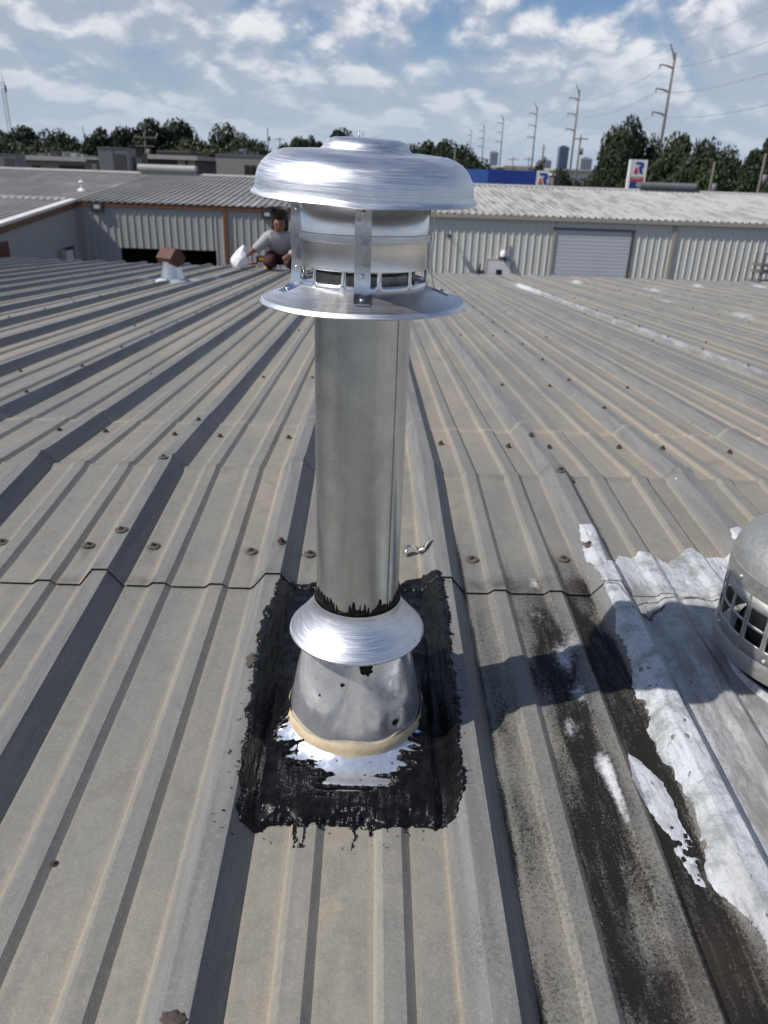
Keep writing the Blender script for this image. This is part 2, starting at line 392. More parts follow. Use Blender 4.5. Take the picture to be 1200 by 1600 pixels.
def mat_farroof():
    m, q = newmat('old_metal_roofing')
    A = q.n('ShaderNodeAttribute', attribute_name='white').outputs['Fac']
    n = q.noise(q.vscale(q.P, 1.3, 0.22, 1), 1.6, 6, 0.7); n2 = q.noise(q.P, 0.5, 4); f = q.noise(q.vscale(q.P, 3, 0.3, 1), 3, 3)
    c = q.mix(q.ramp(n2, 0.35, 0.65), (0.115, 0.11, 0.10), (0.20, 0.19, 0.175))
    c = q.mix(q.ramp(f, 0.5, 0.7, 0, 0.4), c, (0.07, 0.068, 0.065))
    c = q.mix(q.ramp(q.m('ADD', A, q.m('MULTIPLY', q.m('SUBTRACT', n, 0.5), 1.9)), 0.36, 0.78), c, (0.36, 0.36, 0.35))
    c = q.mix(q.m('MULTIPLY', q.n('ShaderNodeAttribute', attribute_name='rib').outputs['Fac'], 0.75), c, (0.33, 0.325, 0.31))  # paler crests: weathering plus painted contrast for the ribs' light and shadow
    setb(q, Base_Color=c, Roughness=0.65); return m

MT = dict(
    roof=mat_roof(), tar=mat_tar(), coat=mat_coat(), spun=mat_spun(), farroof=mat_farroof(),
    pipe=mat_metal('galvanised_pipe', (0.66, 0.68, 0.67), 0.20, 0.33, 30, 0.18, (1, 1, 0.03), 0.07, 0.38, (0.34, 0.36, 0.36)),
    drum=mat_metal('bright_sheet', (0.86, 0.86, 0.84), 0.14, 0.26, 25, 0.0, (0.1, 0.1, 1), 0.06, 0.25, (0.45, 0.45, 0.43)),
    cone=mat_metal('galvanised_spangle', (0.90, 0.92, 0.96), 0.14, 0.26, 60, 0.22, None, 0.03, 0.12, (0.40, 0.42, 0.45), 0.80),
    strap=mat_metal('strap_steel', (0.66, 0.68, 0.70), 0.16, 0.28, 50, 0.12, None, 0.08, 0.35),
    inner=mat_metal('inner_liner', (0.30, 0.30, 0.30), 0.35, 0.5),
    vent=mat_metal('sand_cast_galvanised', (0.42, 0.42, 0.40), 0.45, 0.62, 160, 0.25, None, 0.35, 0.5, (0.30, 0.295, 0.27), 0.75),
    rust=plain('rusty_steel', (0.052, 0.028, 0.020), 0.8, 0, 0.35, 160, 0.4, 200),
    rustcap=plain('rust_red_paint', (0.072, 0.024, 0.018), 0.7, 0, 0.25, 8),
    washer=plain('perished_washer', (0.080, 0.068, 0.058), 0.85, 0, 0.3, 200, 0.4, 300),
    bead=plain('cream_sealant', (0.50, 0.41, 0.27), 0.55, 0, 0.18, 60, 0.3, 90),
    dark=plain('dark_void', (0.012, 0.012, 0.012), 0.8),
    mud=plain('dried_sealant', (0.060, 0.048, 0.040), 0.9, 0, 0.5, 120, 1.0, 240),
    scrap=mat_metal('scrap_tin', (0.42, 0.40, 0.37), 0.35, 0.5, 60),
    asphalt=plain('asphalt', (0.055, 0.055, 0.055), 0.9, 0, 0.15, 0.3),
    wallgrey=plain('grey_wall_paint', (0.345, 0.342, 0.325), 0.55, 0, 0.05, 0.4),
    wallpale=plain('pale_wall_paint', (0.55, 0.545, 0.50), 0.55, 0, 0.05, 0.4),
    wallwing=plain('wing_wall_paint', (0.35, 0.348, 0.335), 0.55, 0, 0.05, 0.4),
    brown=plain('rust_brown_trim', (0.150, 0.062, 0.028), 0.55, 0, 0.1, 1),
    tantrim=plain('tan_trim', (0.33, 0.30, 0.25), 0.5, 0, 0.1, 1),
    whitetrim=plain('white_trim', (0.62, 0.60, 0.56), 0.5, 0, 0.08, 1),
    door=plain('blue_grey_door', (0.48, 0.49, 0.52), 0.5, 0, 0.06, 1),
    whitedoor=plain('white_door', (0.66, 0.66, 0.66), 0.5, 0, 0.05, 1),
    browndoor=plain('brown_door', (0.10, 0.028, 0.012), 0.5, 0, 0.1, 1),
    fixture=plain('black_fixture', (0.03, 0.03, 0.032), 0.5),
    lens=plain('frosted_lens', (0.45, 0.46, 0.47), 0.3),
    hvac=plain('hvac_grey', (0.115, 0.118, 0.128), 0.55, 0, 0.1, 0.8),
    hvacl=plain('hvac_pale', (0.30, 0.30, 0.295), 0.6, 0, 0.12, 0.8),
    hvacd=plain('hvac_dark', (0.035, 0.035, 0.04), 0.6),
    beige=plain('beige_render', (0.27, 0.245, 0.205), 0.8, 0, 0.08, 0.5),
    pinkgrey=plain('taupe_block', (0.25, 0.225, 0.205), 0.8, 0, 0.06, 0.6),
    mansard=plain('brown_shingle', (0.075, 0.06, 0.052), 0.85, 0, 0.2, 2),
    concrete=plain('pale_concrete', (0.34, 0.33, 0.31), 0.8, 0, 0.1, 0.5),
    polemat=plain('weathered_pole', (0.12, 0.105, 0.09), 0.85, 0, 0.15, 1.0),
    steelpole=plain('galvanised_pole', (0.115, 0.108, 0.10), 0.7, 0, 0.1, 1.0),
    wire=plain('wire_aluminium', (0.16, 0.165, 0.175), 0.5),
    blue=plain('canopy_blue', (0.010, 0.040, 0.24), 0.4, 0, 0.04, 0.5),
    blue2=plain('canopy_pale_blue', (0.050, 0.125, 0.40), 0.4, 0, 0.04, 0.5),
    signwhite=plain('sign_white', (0.68, 0.68, 0.68), 0.4, 0, 0.02, 1),
    signblue=plain('sign_blue', (0.015, 0.045, 0.22), 0.4, 0, 0.02, 1),
    signred=plain('sign_red', (0.46, 0.035, 0.03), 0.4, 0, 0.02, 1),
    signorange=plain('sign_orange', (0.62, 0.10, 0.03), 0.4, 0, 0.02, 1),
    glass=plain('dark_glass', (0.02, 0.022, 0.025), 0.08, 0, 0.02, 1),
    tower=plain('hazed_tower_glass', (0.10, 0.13, 0.19), 0.4, 0, 0.05, 0.01),  # bluish colour holds the distance haze, as in the next two
    tower2=plain('hazed_tower_stone', (0.33, 0.36, 0.41), 0.7, 0, 0.05, 0.01),
    tower3=plain('hazed_window_band', (0.22, 0.25, 0.30), 0.5, 0, 0.05, 0.01),
    bark=plain('bark', (0.045, 0.036, 0.028), 0.9, 0, 0.2, 2),
    leafd=mat_leaf('leaf_dark', (0.011, 0.021, 0.008), (0.026, 0.042, 0.013)),
    leafm=mat_leaf('leaf_olive', (0.016, 0.025, 0.009), (0.036, 0.043, 0.015)),
    skin=plain('skin', (0.18, 0.075, 0.048), 0.5, 0, 0.1, 12),
    hair=plain('black_hair', (0.010, 0.009, 0.008), 0.6),
    shirt=plain('grey_jersey', (0.30, 0.30, 0.32), 0.9, 0, 0.12, 9),
    trouser=plain('maroon_trousers', (0.045, 0.014, 0.018), 0.9, 0, 0.15, 9),
    plastic=plain('white_plastic_film', (0.72, 0.71, 0.78), 0.35, 0, 0.05, 14),
    yellow=plain('tool_yellow', (0.62, 0.30, 0.01), 0.45),
    red=plain('tool_red', (0.38, 0.02, 0.02), 0.45),
    black=plain('black_rubber', (0.012, 0.012, 0.012), 0.5),
)

# ================================================================ SETTING
tag(MB().b2((-2500, -2500, -5.9), (2500, 4500, -5.5)).build('ground', MT['asphalt']), kind='structure')

# ---------------------------------------------------------------- our building
bld = empty('metal_building', (0, 0, -5.5), 0, 'low-pitched metal building whose ribbed grey roof carries the tall shiny flue', 'building')
X0, X1 = -8*3*P+P, 9*3*P+P            # sheet joints sit on ribs 1, 4, 7 ...
def xs_sheet(xa, xb, fine):
    u = [0, .013, .026, .0285, .0495, .052, .065, .078, .0805, .095, .1197, .1297, .1407, .1517, .1617, .178, .195, .2213, .2313, .2423, .2533, .2633, .28, .2985, .3010, .3035]
    if fine: u += [.004, .008, .020, .032, .039, .046, .058, .086, .103, .111, .1247, .1350, .1462, .1567, .168, .186, .204, .213, .2263, .2370, .2480, .2583, .272, .291]
    u = sorted(u); xs = []
    n = int(round((xb-xa)/P))
    for i in range(n): xs += [xa+i*P+q_ for q_ in u]
    return np.array(xs+[xb])
gs = lambda v, c, w: np.exp(-((v-c)/w)**2)
def box_w(v, a, b, e): return np.clip((v-a)/e, 0, 1)*np.clip((b-v)/e, 0, 1)
def stain_shade_f(x, y):
    s = np.zeros(np.broadcast(x, y).shape)
    ny = box_w(y, -2.2, -0.22, 0.20)
    s = s+1.0*gs(x, .690, .0035)*ny+0.62*box_w(x, .683, .722, .030)*box_w(y, -2.4, -.25, .25)
    s = s+0.62*box_w(x, .765, .862, .030)*box_w(y, -1.22, -.34, .22)+0.8*gs(x, .7745, .0030)*ny+0.8*gs(x, .874, .003)*ny
    s = s+0.75*box_w(x, .866, .925, .010)*box_w(y, -2.2, -.30, .16)+0.70*box_w(x, .870, .925, .010)*box_w(y, -1.06, -.48, .14)
    s = s+0.50*box_w(x, .690, 1.05, .015)*box_w(y, -2.4, -.42, .25)*np.where(prof(x) > .004, .6, 1.0)+0.28*box_w(x, .765, .93, .02)*box_w(y, -2.4, -.95, .2)
    s = s+0.34*box_w(x, .58, .70, .05)*box_w(y, -1.5, -.98, .1)*vn(x*30, y*14, 5)
    s = s+0.5*box_w(x, .86, 1.1, .06)*box_w(y, -1.40, -1.10, .06)
    s = s+0.45*box_w(x, .99, 1.9, .02)*box_w(y, -.50, -.33, .06)
    for i in range(-8, 12):
        if i in (2,): continue
        s = s+0.55*gs(x, i*P+.0795, .0022)*box_w(y, LAPN, LAPF, .2)*(0.3+0.7*(i > 1))
    s = s+.50*gs(y, .010, .006)+.22*gs(y, -.008, .010)  # dark line at the ridge crease, its shade put into the mask
    s = s*(0.30+1.3*fbm(x*22+3, y*9, 31, 3))
    return np.clip(s, 0, 1)
def white_f(x, y):
    s = np.zeros(np.broadcast(x, y).shape)
    for px, py, wx, wy, a in [(835, 912, .016, .03, .75), (880, 1030, .020, .05, .62), (905, 1085, .016, .03, .6), (893, 1138, .022, .035, .6), (900, 1000, .02, .05, .5),
                              (935, 1195, .014, .03, .5), (955, 1215, .010, .05, .50), (975, 1265, .008, .05, .6), (840, 960, .03, .05, .42), (930, 985, .02, .05, .3)]:
        q_ = on_roof(px, py); s = s+a*gs(x, q_[0], wx)*gs(y, q_[1], wy)
    # painted seam on the far slope
    fx = 7*P+.039
    s = s+.60*gs(x, fx+.005, .058)*box_w(y, 1.0, 7.4, .5)+.5*gs(x, fx-.02, .14)*gs(y, 7.0, .9)
    for px, py, wx, wy in [(1020, 455, .06, .5), (900, 440, .10, .5), (1040, 470, .05, .4), (1165, 492, .07, .3), (1190, 447, .1, .4), (1090, 447, .09, .3),
                           (230, 434, .10, .5), (300, 436, .13, .28), (340, 434, .08, .3), (265, 440, .14, .3), (360, 415, .05, .6)]:
        q_ = on_roof(px, py); s = s+.62*gs(x, q_[0], wx)*gs(y, q_[1], wy)
    return np.clip(s, 0, 1)
def rust_f(x, y):
    s = .55*box_w(y, -.487, -.43, .03)*box_w(x, .69, .92, .02)+.35*gs(y, -.475, .012)*(fbm(x*9, y*3, 8) > .5)
    q_ = on_roof(1085, 1540); s = s+.6*gs(x, q_[0], .030)*gs(y, q_[1], .045)
    q_ = on_roof(1150, 1500); s = s+.5*gs(x, q_[0], .04)*gs(y, q_[1], .04)
    for px, py in RUNS:
        q_ = on_roof(px, py); L = np.where(y < 0, q_[1]-y, -1); s = s+.5*gs(x-.004*np.sin(y*60), q_[0], .0045)*np.where((L > 0) & (L < .09), 1-L/.09, 0)+.35*gs(x, q_[0], .014)*gs(y, q_[1], .014)
    return np.clip(s, 0, 1)
RUNS = [(138, 852), (240, 854), (392, 862), (484, 866), (737, 874), (880, 874), (439, 847)]
def sheet(name, xs, ys, zoff, parent, lift=None):
    X, Y = np.meshgrid(xs, ys)
    mid = np.clip(X, xs[0]+1e-6, xs[-1]-1e-6)
    pz = prof(mid); Z = pz-np.abs(Y)*SL+zoff
    fy = np.clip(1-np.abs(Y)/4, .3, 1)
    Z = Z+0.0026*(fbm(X*6, Y*2.2, 3, 3)-.5)+0.0030*(fbm(X*2.2, Y*1.3, 9, 2)-.5)
    if lift is not None: Z = Z+lift(Y)
    u = np.mod(mid, P)
    rib = np.clip(np.maximum(pz/.012, 0), 0, 1)*np.where(u < .09, 1, .55)
    e = np.zeros_like(u)
    for c, w, a in ((0, .0022, .9), (P-.0015, .0026, .9), (.0805, .0022, .35), (.1187, .0024, .85), (.1635, .0024, .5), (.2203, .0024, .85), (.265, .0024, .5)):
        e = np.maximum(e, a*gs(u, c, w))
    dust = e*(0.25+1.0*fbm(X*5, Y*2.0, 77, 3))*np.where(X > .68, .45, 1.0)
    dust = dust+0.42*box_w(Y, -.482, -.40, .05)*np.clip(fbm(X*8, Y*14, 5)-.38, 0, 1)*2.2*(pz < .004)*(X < .66)
    dust = dust+0.75*gs(Y, .455, .018)*(pz < .004)*np.clip(fbm(X*9, Y*3, 15)-.30, 0, 1)*2 if ys[0] > .3 else dust
    dust = dust+0.55*np.clip(fbm(X*3, Y*.9, 41, 3)-.42, 0, 1)*2*(pz < .004)*np.where(Y > 0, 1.0, .30)
    if ys.min() < 0 < ys.max(): dust = dust+.75*gs(Y, LAPF-.004, .010)*(.35+.9*fbm(X*12, Y*4, 88, 3))+.25*box_w(Y, .02, LAPF, .1)*np.clip(fbm(X*4, Y*6, 44)-.45, 0, 1)*2
    near = (ys.min() < 0)
    st = stain_shade_f(X, Y) if near else np.zeros_like(X)
    me = gridmesh(name, X, Y, Z, dict(rib=rib, dust=np.clip(dust, 0, 1), stain_shade=st, white=white_f(X, Y), rust=rust_f(X, Y) if near else np.zeros_like(X)), smooth=False)
    # soft along the sheet, crisp at the folds
    return link(name, me, MT['roof'], parent)
far_sheets, near_sheets, cap_sheets = {}, {}, {}
k0 = 0
for kx in range(-8, 9):
    xa, xb = kx*3*P+P, (kx+1)*3*P+P
    vis = -1.2 < xb and xa < 2.2
    xf = xs_sheet(xa, xb, vis); xf[0] -= .003
    ysn = np.unique(np.round(np.concatenate([np.arange(-9.5, -1.6, .4), np.arange(-1.6, -.40, .012 if vis else .1), [-.40, -.37]]), 4))
    o = sheet('roof_panel', xf, ysn, 0.0006 if kx % 2 else 0.0, bld); near_sheets[kx] = o
    ysf = np.unique(np.round(np.concatenate([np.linspace(.33, .6, 12), np.arange(.6, YE, .10), [YE]]), 4))
    far_sheets[kx] = sheet('roof_panel', xs_sheet(xa, xb, kx in (-1, 0, 1)), ysf, 0.0006 if kx % 2 else 0.0, bld)
    ysc = np.unique(np.round(np.concatenate([np.arange(LAPN, LAPF, .012 if vis else .03), [LAPN, -.02, -.012, -.006, 0, .006, .012, .02, LAPF]]), 4))
    lift = lambda Y: .0025+.0045*gs(Y, 0, .013)+.0022*np.clip((-Y-.40)/.0876, 0, 1)**2+.0018*np.clip((Y-.38)/.048, 0, 1)**2
    cap_sheets[kx] = sheet('ridge_cap', xf, ysc, 0.0006 if kx % 2 else 0.0, bld, lift)
# eaves trim, walls
for s_ in (-1, 1):
    ze = -YE*SL
    MB().b2((X0-.1, s_*(YE-.02), ze-.30), (X1+.1, s_*(YE-.10), ze-.035)).build('eave_trim', MT['tantrim'], bld)
    MB().b2((X0, s_*(YE-.11), -5.5), (X1, s_*(YE-.25), ze-.04)).build('wall', MT['wallpale'], bld)
for xw in (X0, X1):
    MB().prism([(-9.25, -5.5), (9.25, -5.5), (9.25, -9.25*SL-.05), (0, -.05), (-9.25, -9.25*SL-.05)], lambda a, b, t: (t, a, b), xw-.08, xw+.08).build('gable_wall', MT['wallpale'], bld)

# screws ---------------------------------------------------------
def screw_mesh(nm, wr, wh, hr, hh, seed):
    rg = np.random.RandomState(seed); b = MB(); n = 12
    prw = [(wr, 0.0), (wr*.96, wh*.5), (wr*.55, wh), (hr*1.5, wh)]
    b.lathe(prw, n=n); 
    b.v = [(x*(1+.07*math.sin(3*math.atan2(y, x)+seed)), y*(1-.05*math.cos(2*math.atan2(y, x))), z+.0006*math.sin(2*math.atan2(y, x)+seed)) for x, y, z in b.v]
    nw = len(b.f)
    b.lathe([(hr*1.55, wh), (hr*1.5, wh+hh*.25), (hr, wh+hh*.3), (hr*.97, wh+hh), (0.0001, wh+hh*1.04)], n=6)
    m = b.me(nm); m.materials.append(MT['washer']); m.materials.append(MT['rust'])
    mi = [0]*nw+[1]*(len(m.polygons)-nw); m.polygons.foreach_set('material_index', mi); return m
SCREW = [screw_mesh('screw', .0130, .0026, .0036, .0040, 1), screw_mesh('screw', .0120, .0030, .0038, .0045, 4), screw_mesh('screw', .0085, .0022, .0046, .0065, 2)]
nscrew = 0
def screw(q_, kind, rust=True):
    global nscrew
    kx = int(math.floor((q_[0]-P)/(3*P)+1e-6)); kx = max(-8, min(8, kx))
    y = q_[1]; par = cap_sheets[kx] if LAPN < y < LAPF else (near_sheets[kx] if y < 0 else far_sheets[kx])
    o = bpy.data.objects.new('screw', SCREW[kind]); COL.objects.link(o); o.parent = par
    h = float(roof_h(q_[0], q_[1]))+(.0012 if LAPN < y < LAPF else .0004)
    o.location = (q_[0], q_[1], h-.0012)
    o.rotation_euler = (-.0694*(1 if y > 0 else -1)+random.uniform(-.12, .12), random.uniform(-.14, .14), random.uniform(0, 6)); nscrew += 1
for i, (px, py) in enumerate([(138, 852), (240, 854), (189, 828), (392, 862), (439, 847), (484, 866), (737, 874), (880, 874), (3, 848), (920, 852)]):
    screw(on_roof(px, py), i % 2 if i != 4 else 2)
for px, py in [(165, 675), (93, 673), (310, 657), (273, 680), (344, 683), (451, 685), (689, 694), (794, 698), (830, 681), (858, 700), (967, 700), (1035, 702), (1140, 708)]:
    screw(on_roof(px, py), 2)
for px, py in [(255, 715), (876, 735)]: screw(on_roof(px, py), 1)
for i in (-14, -11, -8, -5, -2, 1, 4, 7, 10, 13, 16):                 # stitch screws along the side laps
    for j in range(18):
        y = .655+.478*j
        x = i*P+.039
        if y < YE-.1 and abs((x-.51)/(y+1.65)-.02) < .52: screw((x+random.uniform(-.004, .004), y, 0), 2)
for j, y in enumerate((1.18, 2.62, 4.1, 5.6, 7.1, 8.7)):
    for i in range(-14, 20):
        x = i*P+(-.020 if i % 3 else .100)
        if abs((x-.51)/(y+1.65)-.02) < .50 and nscrew < 285: screw((x, y+random.uniform(-.02, .02), 0), 2)

# ================================================================ FLUE
FX, FY = 0.4986, -0.798
PZ = -abs(FY)*SL                                     # pan height at the flue
flue = empty('flue_vent', (FX, FY, PZ), 0, 'tall shiny galvanised flue pipe with domed rain cap, tarred to the ribbed roof', 'flue')
def fpart(name, mb, mat, smooth=True, ang=40, sub=0, par=None):
    o = link(name, mb.me(name), mat, par or flue, world=False)
    if par is None: o.location = (0, 0, -PZ)             # parts use z measured from the ridge datum
    if smooth: smooth_by_angle(o, ang)
    return o
def fl(pr, n=96): return MB().lathe(pr, n=n)
def dent_xy(o, amp, fa, fz, seed):
    me = o.data; co = np.empty(len(me.vertices)*3); me.vertices.foreach_get('co', co); co = co.reshape(-1, 3)
    a_ = np.arctan2(co[:, 1], co[:, 0]); n_ = fbm(np.cos(a_)*fa+7, np.sin(a_)*fa+co[:, 2]*fz, seed, 3)-.5
    k_ = 1+n_*2*amp/np.maximum(np.hypot(co[:, 0], co[:, 1]), .01); co[:, 0] *= k_; co[:, 1] *= k_
    me.vertices.foreach_set('co', co.ravel()); me.update()
# flashing plate, dished up towards the cone
xs = np.linspace(-.105, .105, 40); ys = np.linspace(-.165, .165, 60); Xg, Yg = np.meshgrid(xs, ys)
rr = np.hypot(Xg, Yg)
Zg = -np.abs(Yg+FY)*SL+.0095+.018*np.clip((.135-rr)/.045, 0, 1)**2+.002*(fbm(Xg*16, Yg*16, 4)-.5)
plate = link('flashing_plate', gridmesh('flashing_plate', Xg, Yg, Zg-PZ), MT['cone'], flue, world=False)
cone = fpart('flashing_cone', fl([(.0930, -.052), (.0915, -.030), (.0890, -.012), (.0850, .012), (.0790, .042), (.0720, .072), (.0640, .102), (.0600, .112)]), MT['cone'])
dent_xy(cone, .0016, 2.2, 6, 21)
bp = [(.0895, -.030), (.0935, -.024), (.0955, -.028), (.0975, -.034), (.0970, -.040), (.0990, -.044), (.0985, -.052), (.094, -.055)]
bm_ = fl(bp, 128); bm_.v = [(x*(1+.010*math.sin(9*math.atan2(y, x))*math.sin(4*math.atan2(y, x)+1)), y, z+.0016*math.sin(7*math.atan2(y, x)+.6)) for x, y, z in bm_.v]
fpart('sealant_bead', bm_, MT['bead'])
fpart('storm_collar', fl([(.0555, .118), (.0558, .146), (.0568, .1475), (.0580, .143), (.0590, .1365), (.0740, .1180), (.0875, .1015), (.0890, .0995), (.0898, .1003), (.0901, .0990), (.0893, .0975), (.0870, .0995), (.0600, .133)], 128), MT['spun'])
pipe = fpart('pipe', fl([(.0535, .08), (.0535, .15)]+[(.0535+.0005*k_/20, .15+.395*k_/20) for k_ in range(1, 21)]+[(.0500, .545), (.0495, .3)], 192), MT['pipe'])
dent_xy(pipe, .0007, 3.2, 3, 33)
sm = MB()
for zz0, zz1 in ((.15, .545),): sm.box((.0402, -.0365, (zz0+zz1)/2), (.0016, .0040, zz1-zz0), R(-45))
fpart('pipe_seam', sm, MT['pipe'], False)
# ragged black tar left round the foot of the pipe
na = 240; an = np.linspace(0, 2*math.pi, na, endpoint=False); hz_ = np.linspace(0, 1, 8)
rag = .0095+.016*np.clip(fbm(an*6, an*0+2, 12, 4)-.30, 0, 1)*1.5+.010*(fbm(an*19, an*0, 5, 3) > .60)-.004*np.cos(an+math.pi/2)
tv, tf = [], []
for j in range(na):
    for t in hz_:
        rj = .0540+.0016*math.sin(math.pi*min(1, t*1.02))*(0.5+vn(an[j]*20, t*6, 3))+.0002
        tv.append((rj*math.cos(an[j]), rj*math.sin(an[j]), .143+t*rag[j]))
for j in range(na):
    for i in range(7): tf.append([j*8+i, ((j+1) % na)*8+i, ((j+1) % na)*8+i+1, j*8+i+1])
o = link('tar_ring', mesh('tar_ring', tv, tf, True), MT['tar'], flue, world=False); o.location = (0, 0, -PZ)
# tar splashes stuck on the cone and collar
def splat(px, py, r, prof_r, seed):
    d = ray(px, py); t = np.linspace(.5, 1.5, 4000); q_ = CAM+d*t[:, None]
    rad = np.hypot(q_[:, 0]-FX, q_[:, 1]-FY); i = int(np.argmax(rad < prof_r(q_[:, 2])))
    c = q_[i]; a0 = math.atan2(c[1]-FY, c[0]-FX); b = MB(); n = 22; v = []; 
    for k_, kk in enumerate((1, .55, 0)):
        for j in range(n):
            a = 2*math.pi*j/n; rr_ = r*kk*(.55+1.0*fbm(np.array([a*2.2+seed*3]), np.array([seed*1.7]), seed, 3)[0])
            du, dz = rr_*math.cos(a), rr_*math.sin(a)*.9
            z = c[2]+dz; rd = float(prof_r(np.array([z]))[0])+.0004+.0012*(1-kk)
            v.append((rd*math.cos(a0+du/rd), rd*math.sin(a0+du/rd), z))
    f_ = [[k_*n+j, k_*n+(j+1) % n, (k_+1)*n+(j+1) % n, (k_+1)*n+j] for k_ in range(2) for j in range(n)]
    o = link('tar_splash', mesh('tar_splash', v, f_, True), MT['tar'], flue, world=False); o.location = (0, 0, -PZ)
conef = lambda z: np.interp(z, [-.03, .012, .042, .072, .102], [.0915, .085, .079, .072, .064])
for px, py, r_, sd_ in [(572, 1047, .008, 3), (605, 1028, .004, 5), (586, 1037, .0025, 6), (618, 1128, .005, 8), (500, 1086, .0022, 9), (535, 1070, .003, 11)]: splat(px, py, r_, conef, sd_)
# skirt, drum, straps, cap
fpart('cap_skirt', fl([(.050, .545), (.069, .5445), (.073, .5425), (.088, .5370), (.1085, .5285), (.1105, .5290), (.1125, .5272), (.1137, .5250), (.1130, .5238), (.1105, .5245), (.074, .537), (.052, .540)], 144), MT['spun'])
# drum with a row of slots
DR = .0700
dm = MB(); nslot = 12; N = 12*16; off = R(-90+13.5)
zr = [.5415, .5500, .5630, .5640, .5890, .5905, .5925, .5960, .5980, .5995, .6330]
rr_ = [.0005, .0002, .0002, 0, .0000, .0003, .0006, .0006, .0003, 0, .0003]
for j in range(N):
    a = off+2*math.pi*j/N
    for z, e in zip(zr, rr_): dm.v.append(((DR+e)*math.cos(a), (DR+e)*math.sin(a), z))
K = len(zr)
for j in range(N):
    for i in range(K-1):
        if i == 1 and (j % 16) not in (0, 15): continue
        j2 = (j+1) % N; dm.f.append([j*K+i, j2*K+i, j2*K+i+1, j*K+i+1])
drum = fpart('cap_drum', dm, MT['drum'], True, 50)
md = drum.modifiers.new('thick', 'SOLIDIFY'); md.thickness = .0009; md.offset = -1
fpart('drum_band', fl([(DR+.0004, .5898), (DR+.0018, .5903), (DR+.0020, .5940), (DR+.0018, .5978), (DR+.0004, .5983)], 144), MT['spun'])
fpart('inner_collar', fl([(.056, .540), (.056, .5575), (.0545, .559), (.050, .559), (.050, .62)], 64), MT['inner'])
def strap(az, dr, tw):
    so = empty('x', (0, 0, 0)); bpy.data.objects.remove(so)
    b = MB(); w = .0082; t = .0012
    path = [(.0945, .5352), (.0800, .5412), (.0775, .5430), (.0762, .5470), (.0745, .556), (.0735, .575), (.0752, .594), (.0737, .610), (.0740, .626), (.0760, .632)]
    for s_ in (-1, 1):
        for (r_, z) in path: b.v.append((r_+.0002, s_*w, z))
        for i, (r_, z) in enumerate(path):
            p0 = path[max(0, i-1)]; p1 = path[min(len(path)-1, i+1)]; dx, dz = p1[0]-p0[0], p1[1]-p0[1]; L = math.hypot(dx, dz)
            b.v.append((r_+dz/L*t, s_*w, z-dx/L*t))
    n = len(path)
    for i in range(n-1):
        b.f += [[i, i+1, 2*n+i+1, 2*n+i], [n+i, 3*n+i, 3*n+i+1, n+i+1], [i, n+i, n+i+1, i+1], [2*n+i, 2*n+i+1, 3*n+i+1, 3*n+i]]
    b.f += [[0, 2*n, 3*n, n], [n-1, 2*n-1, 4*n-1, 3*n-1]]
    o = link('cap_strap', b.me('cap_strap'), MT['strap'], flue, world=False); smooth_by_angle(o, 40)
    o.location = ((.074+dr)*math.cos(az)-.074*math.cos(az+tw), (.074+dr)*math.sin(az)-.074*math.sin(az+tw), -PZ); o.rotation_euler = (0, 0, az+tw)
    for (r_, z, tilt) in ((.0880, .5392, R(-22)), (.0752, .5605, R(90)), (.0752, .6200, R(90))):
        rb = MB().lathe([(.0024, 0), (.0022, .0008), (.0014, .0015), (.0001, .0018)], n=12)
        ro = link('rivet', rb.me('rivet', True), MT['strap'], o, world=False); ro.location = (r_, 0, z); ro.rotation_euler = (0, (tilt if tilt > 0 else R(22)), 0)
for az, dr_s, tw in ((R(-90.5), 0, 0), (R(-168), -.001, R(32)), (R(-2), -.0012, 0), (R(92), 0, 0)): strap(az, dr_s, tw)
cp_ = [(.001, .6850), (.020, .6848), (.0335, .6840), (.0395, .6822), (.0430, .6785), (.0455, .6745), (.0490, .6722), (.0560, .6715), (.0650, .6712), (.0760, .6712),
       (.0850, .6705), (.0925, .6680), (.1000, .6643), (.1065, .6585), (.1108, .6515), (.1130, .6445), (.1138, .6385), (.1144, .6345), (.1158, .6318), (.1178, .6306), (.1184, .6296), (.1176, .6288), (.1150, .6296), (.1130, .6320),
       (.1115, .6385), (.107, .650), (.090, .665), (.05, .669), (.001, .670)]
cap = fpart('rain_cap', fl([(a_, b_-.63) for a_, b_ in cp_], 160), MT['spun'], True, 60); cap.location = (-.001, 0, .6325-PZ)
cm = cap.data; nv = len(cm.vertices); co = np.empty(nv*3); cm.vertices.foreach_get('co', co); co = co.reshape(-1, 3)
dent = .0022*(fbm(co[:, 0]*22+5, co[:, 1]*22, 3, 3)-.5)*np.clip((np.hypot(co[:, 0], co[:, 1])-.03)/.05, 0, 1)
co[:, 2] += dent-.0010*gs(co[:, 0], -.085, .02)*gs(co[:, 1], -.05, .03)
cm.vertices.foreach_set('co', co.ravel()); cap.rotation_euler = (R(3.0), R(1.5), 0)
rv = MB().lathe([(.0030, 0), (.0028, .0016), (.0008, .0026), (.0006, .0062), (.00005, .0065)], c=(-.008, -.012, 0), n=10)
o = link('cap_rivet', rv.me('cap_rivet', True), MT['strap'], flue, world=False); o.location = (0, 0, .6848-PZ)

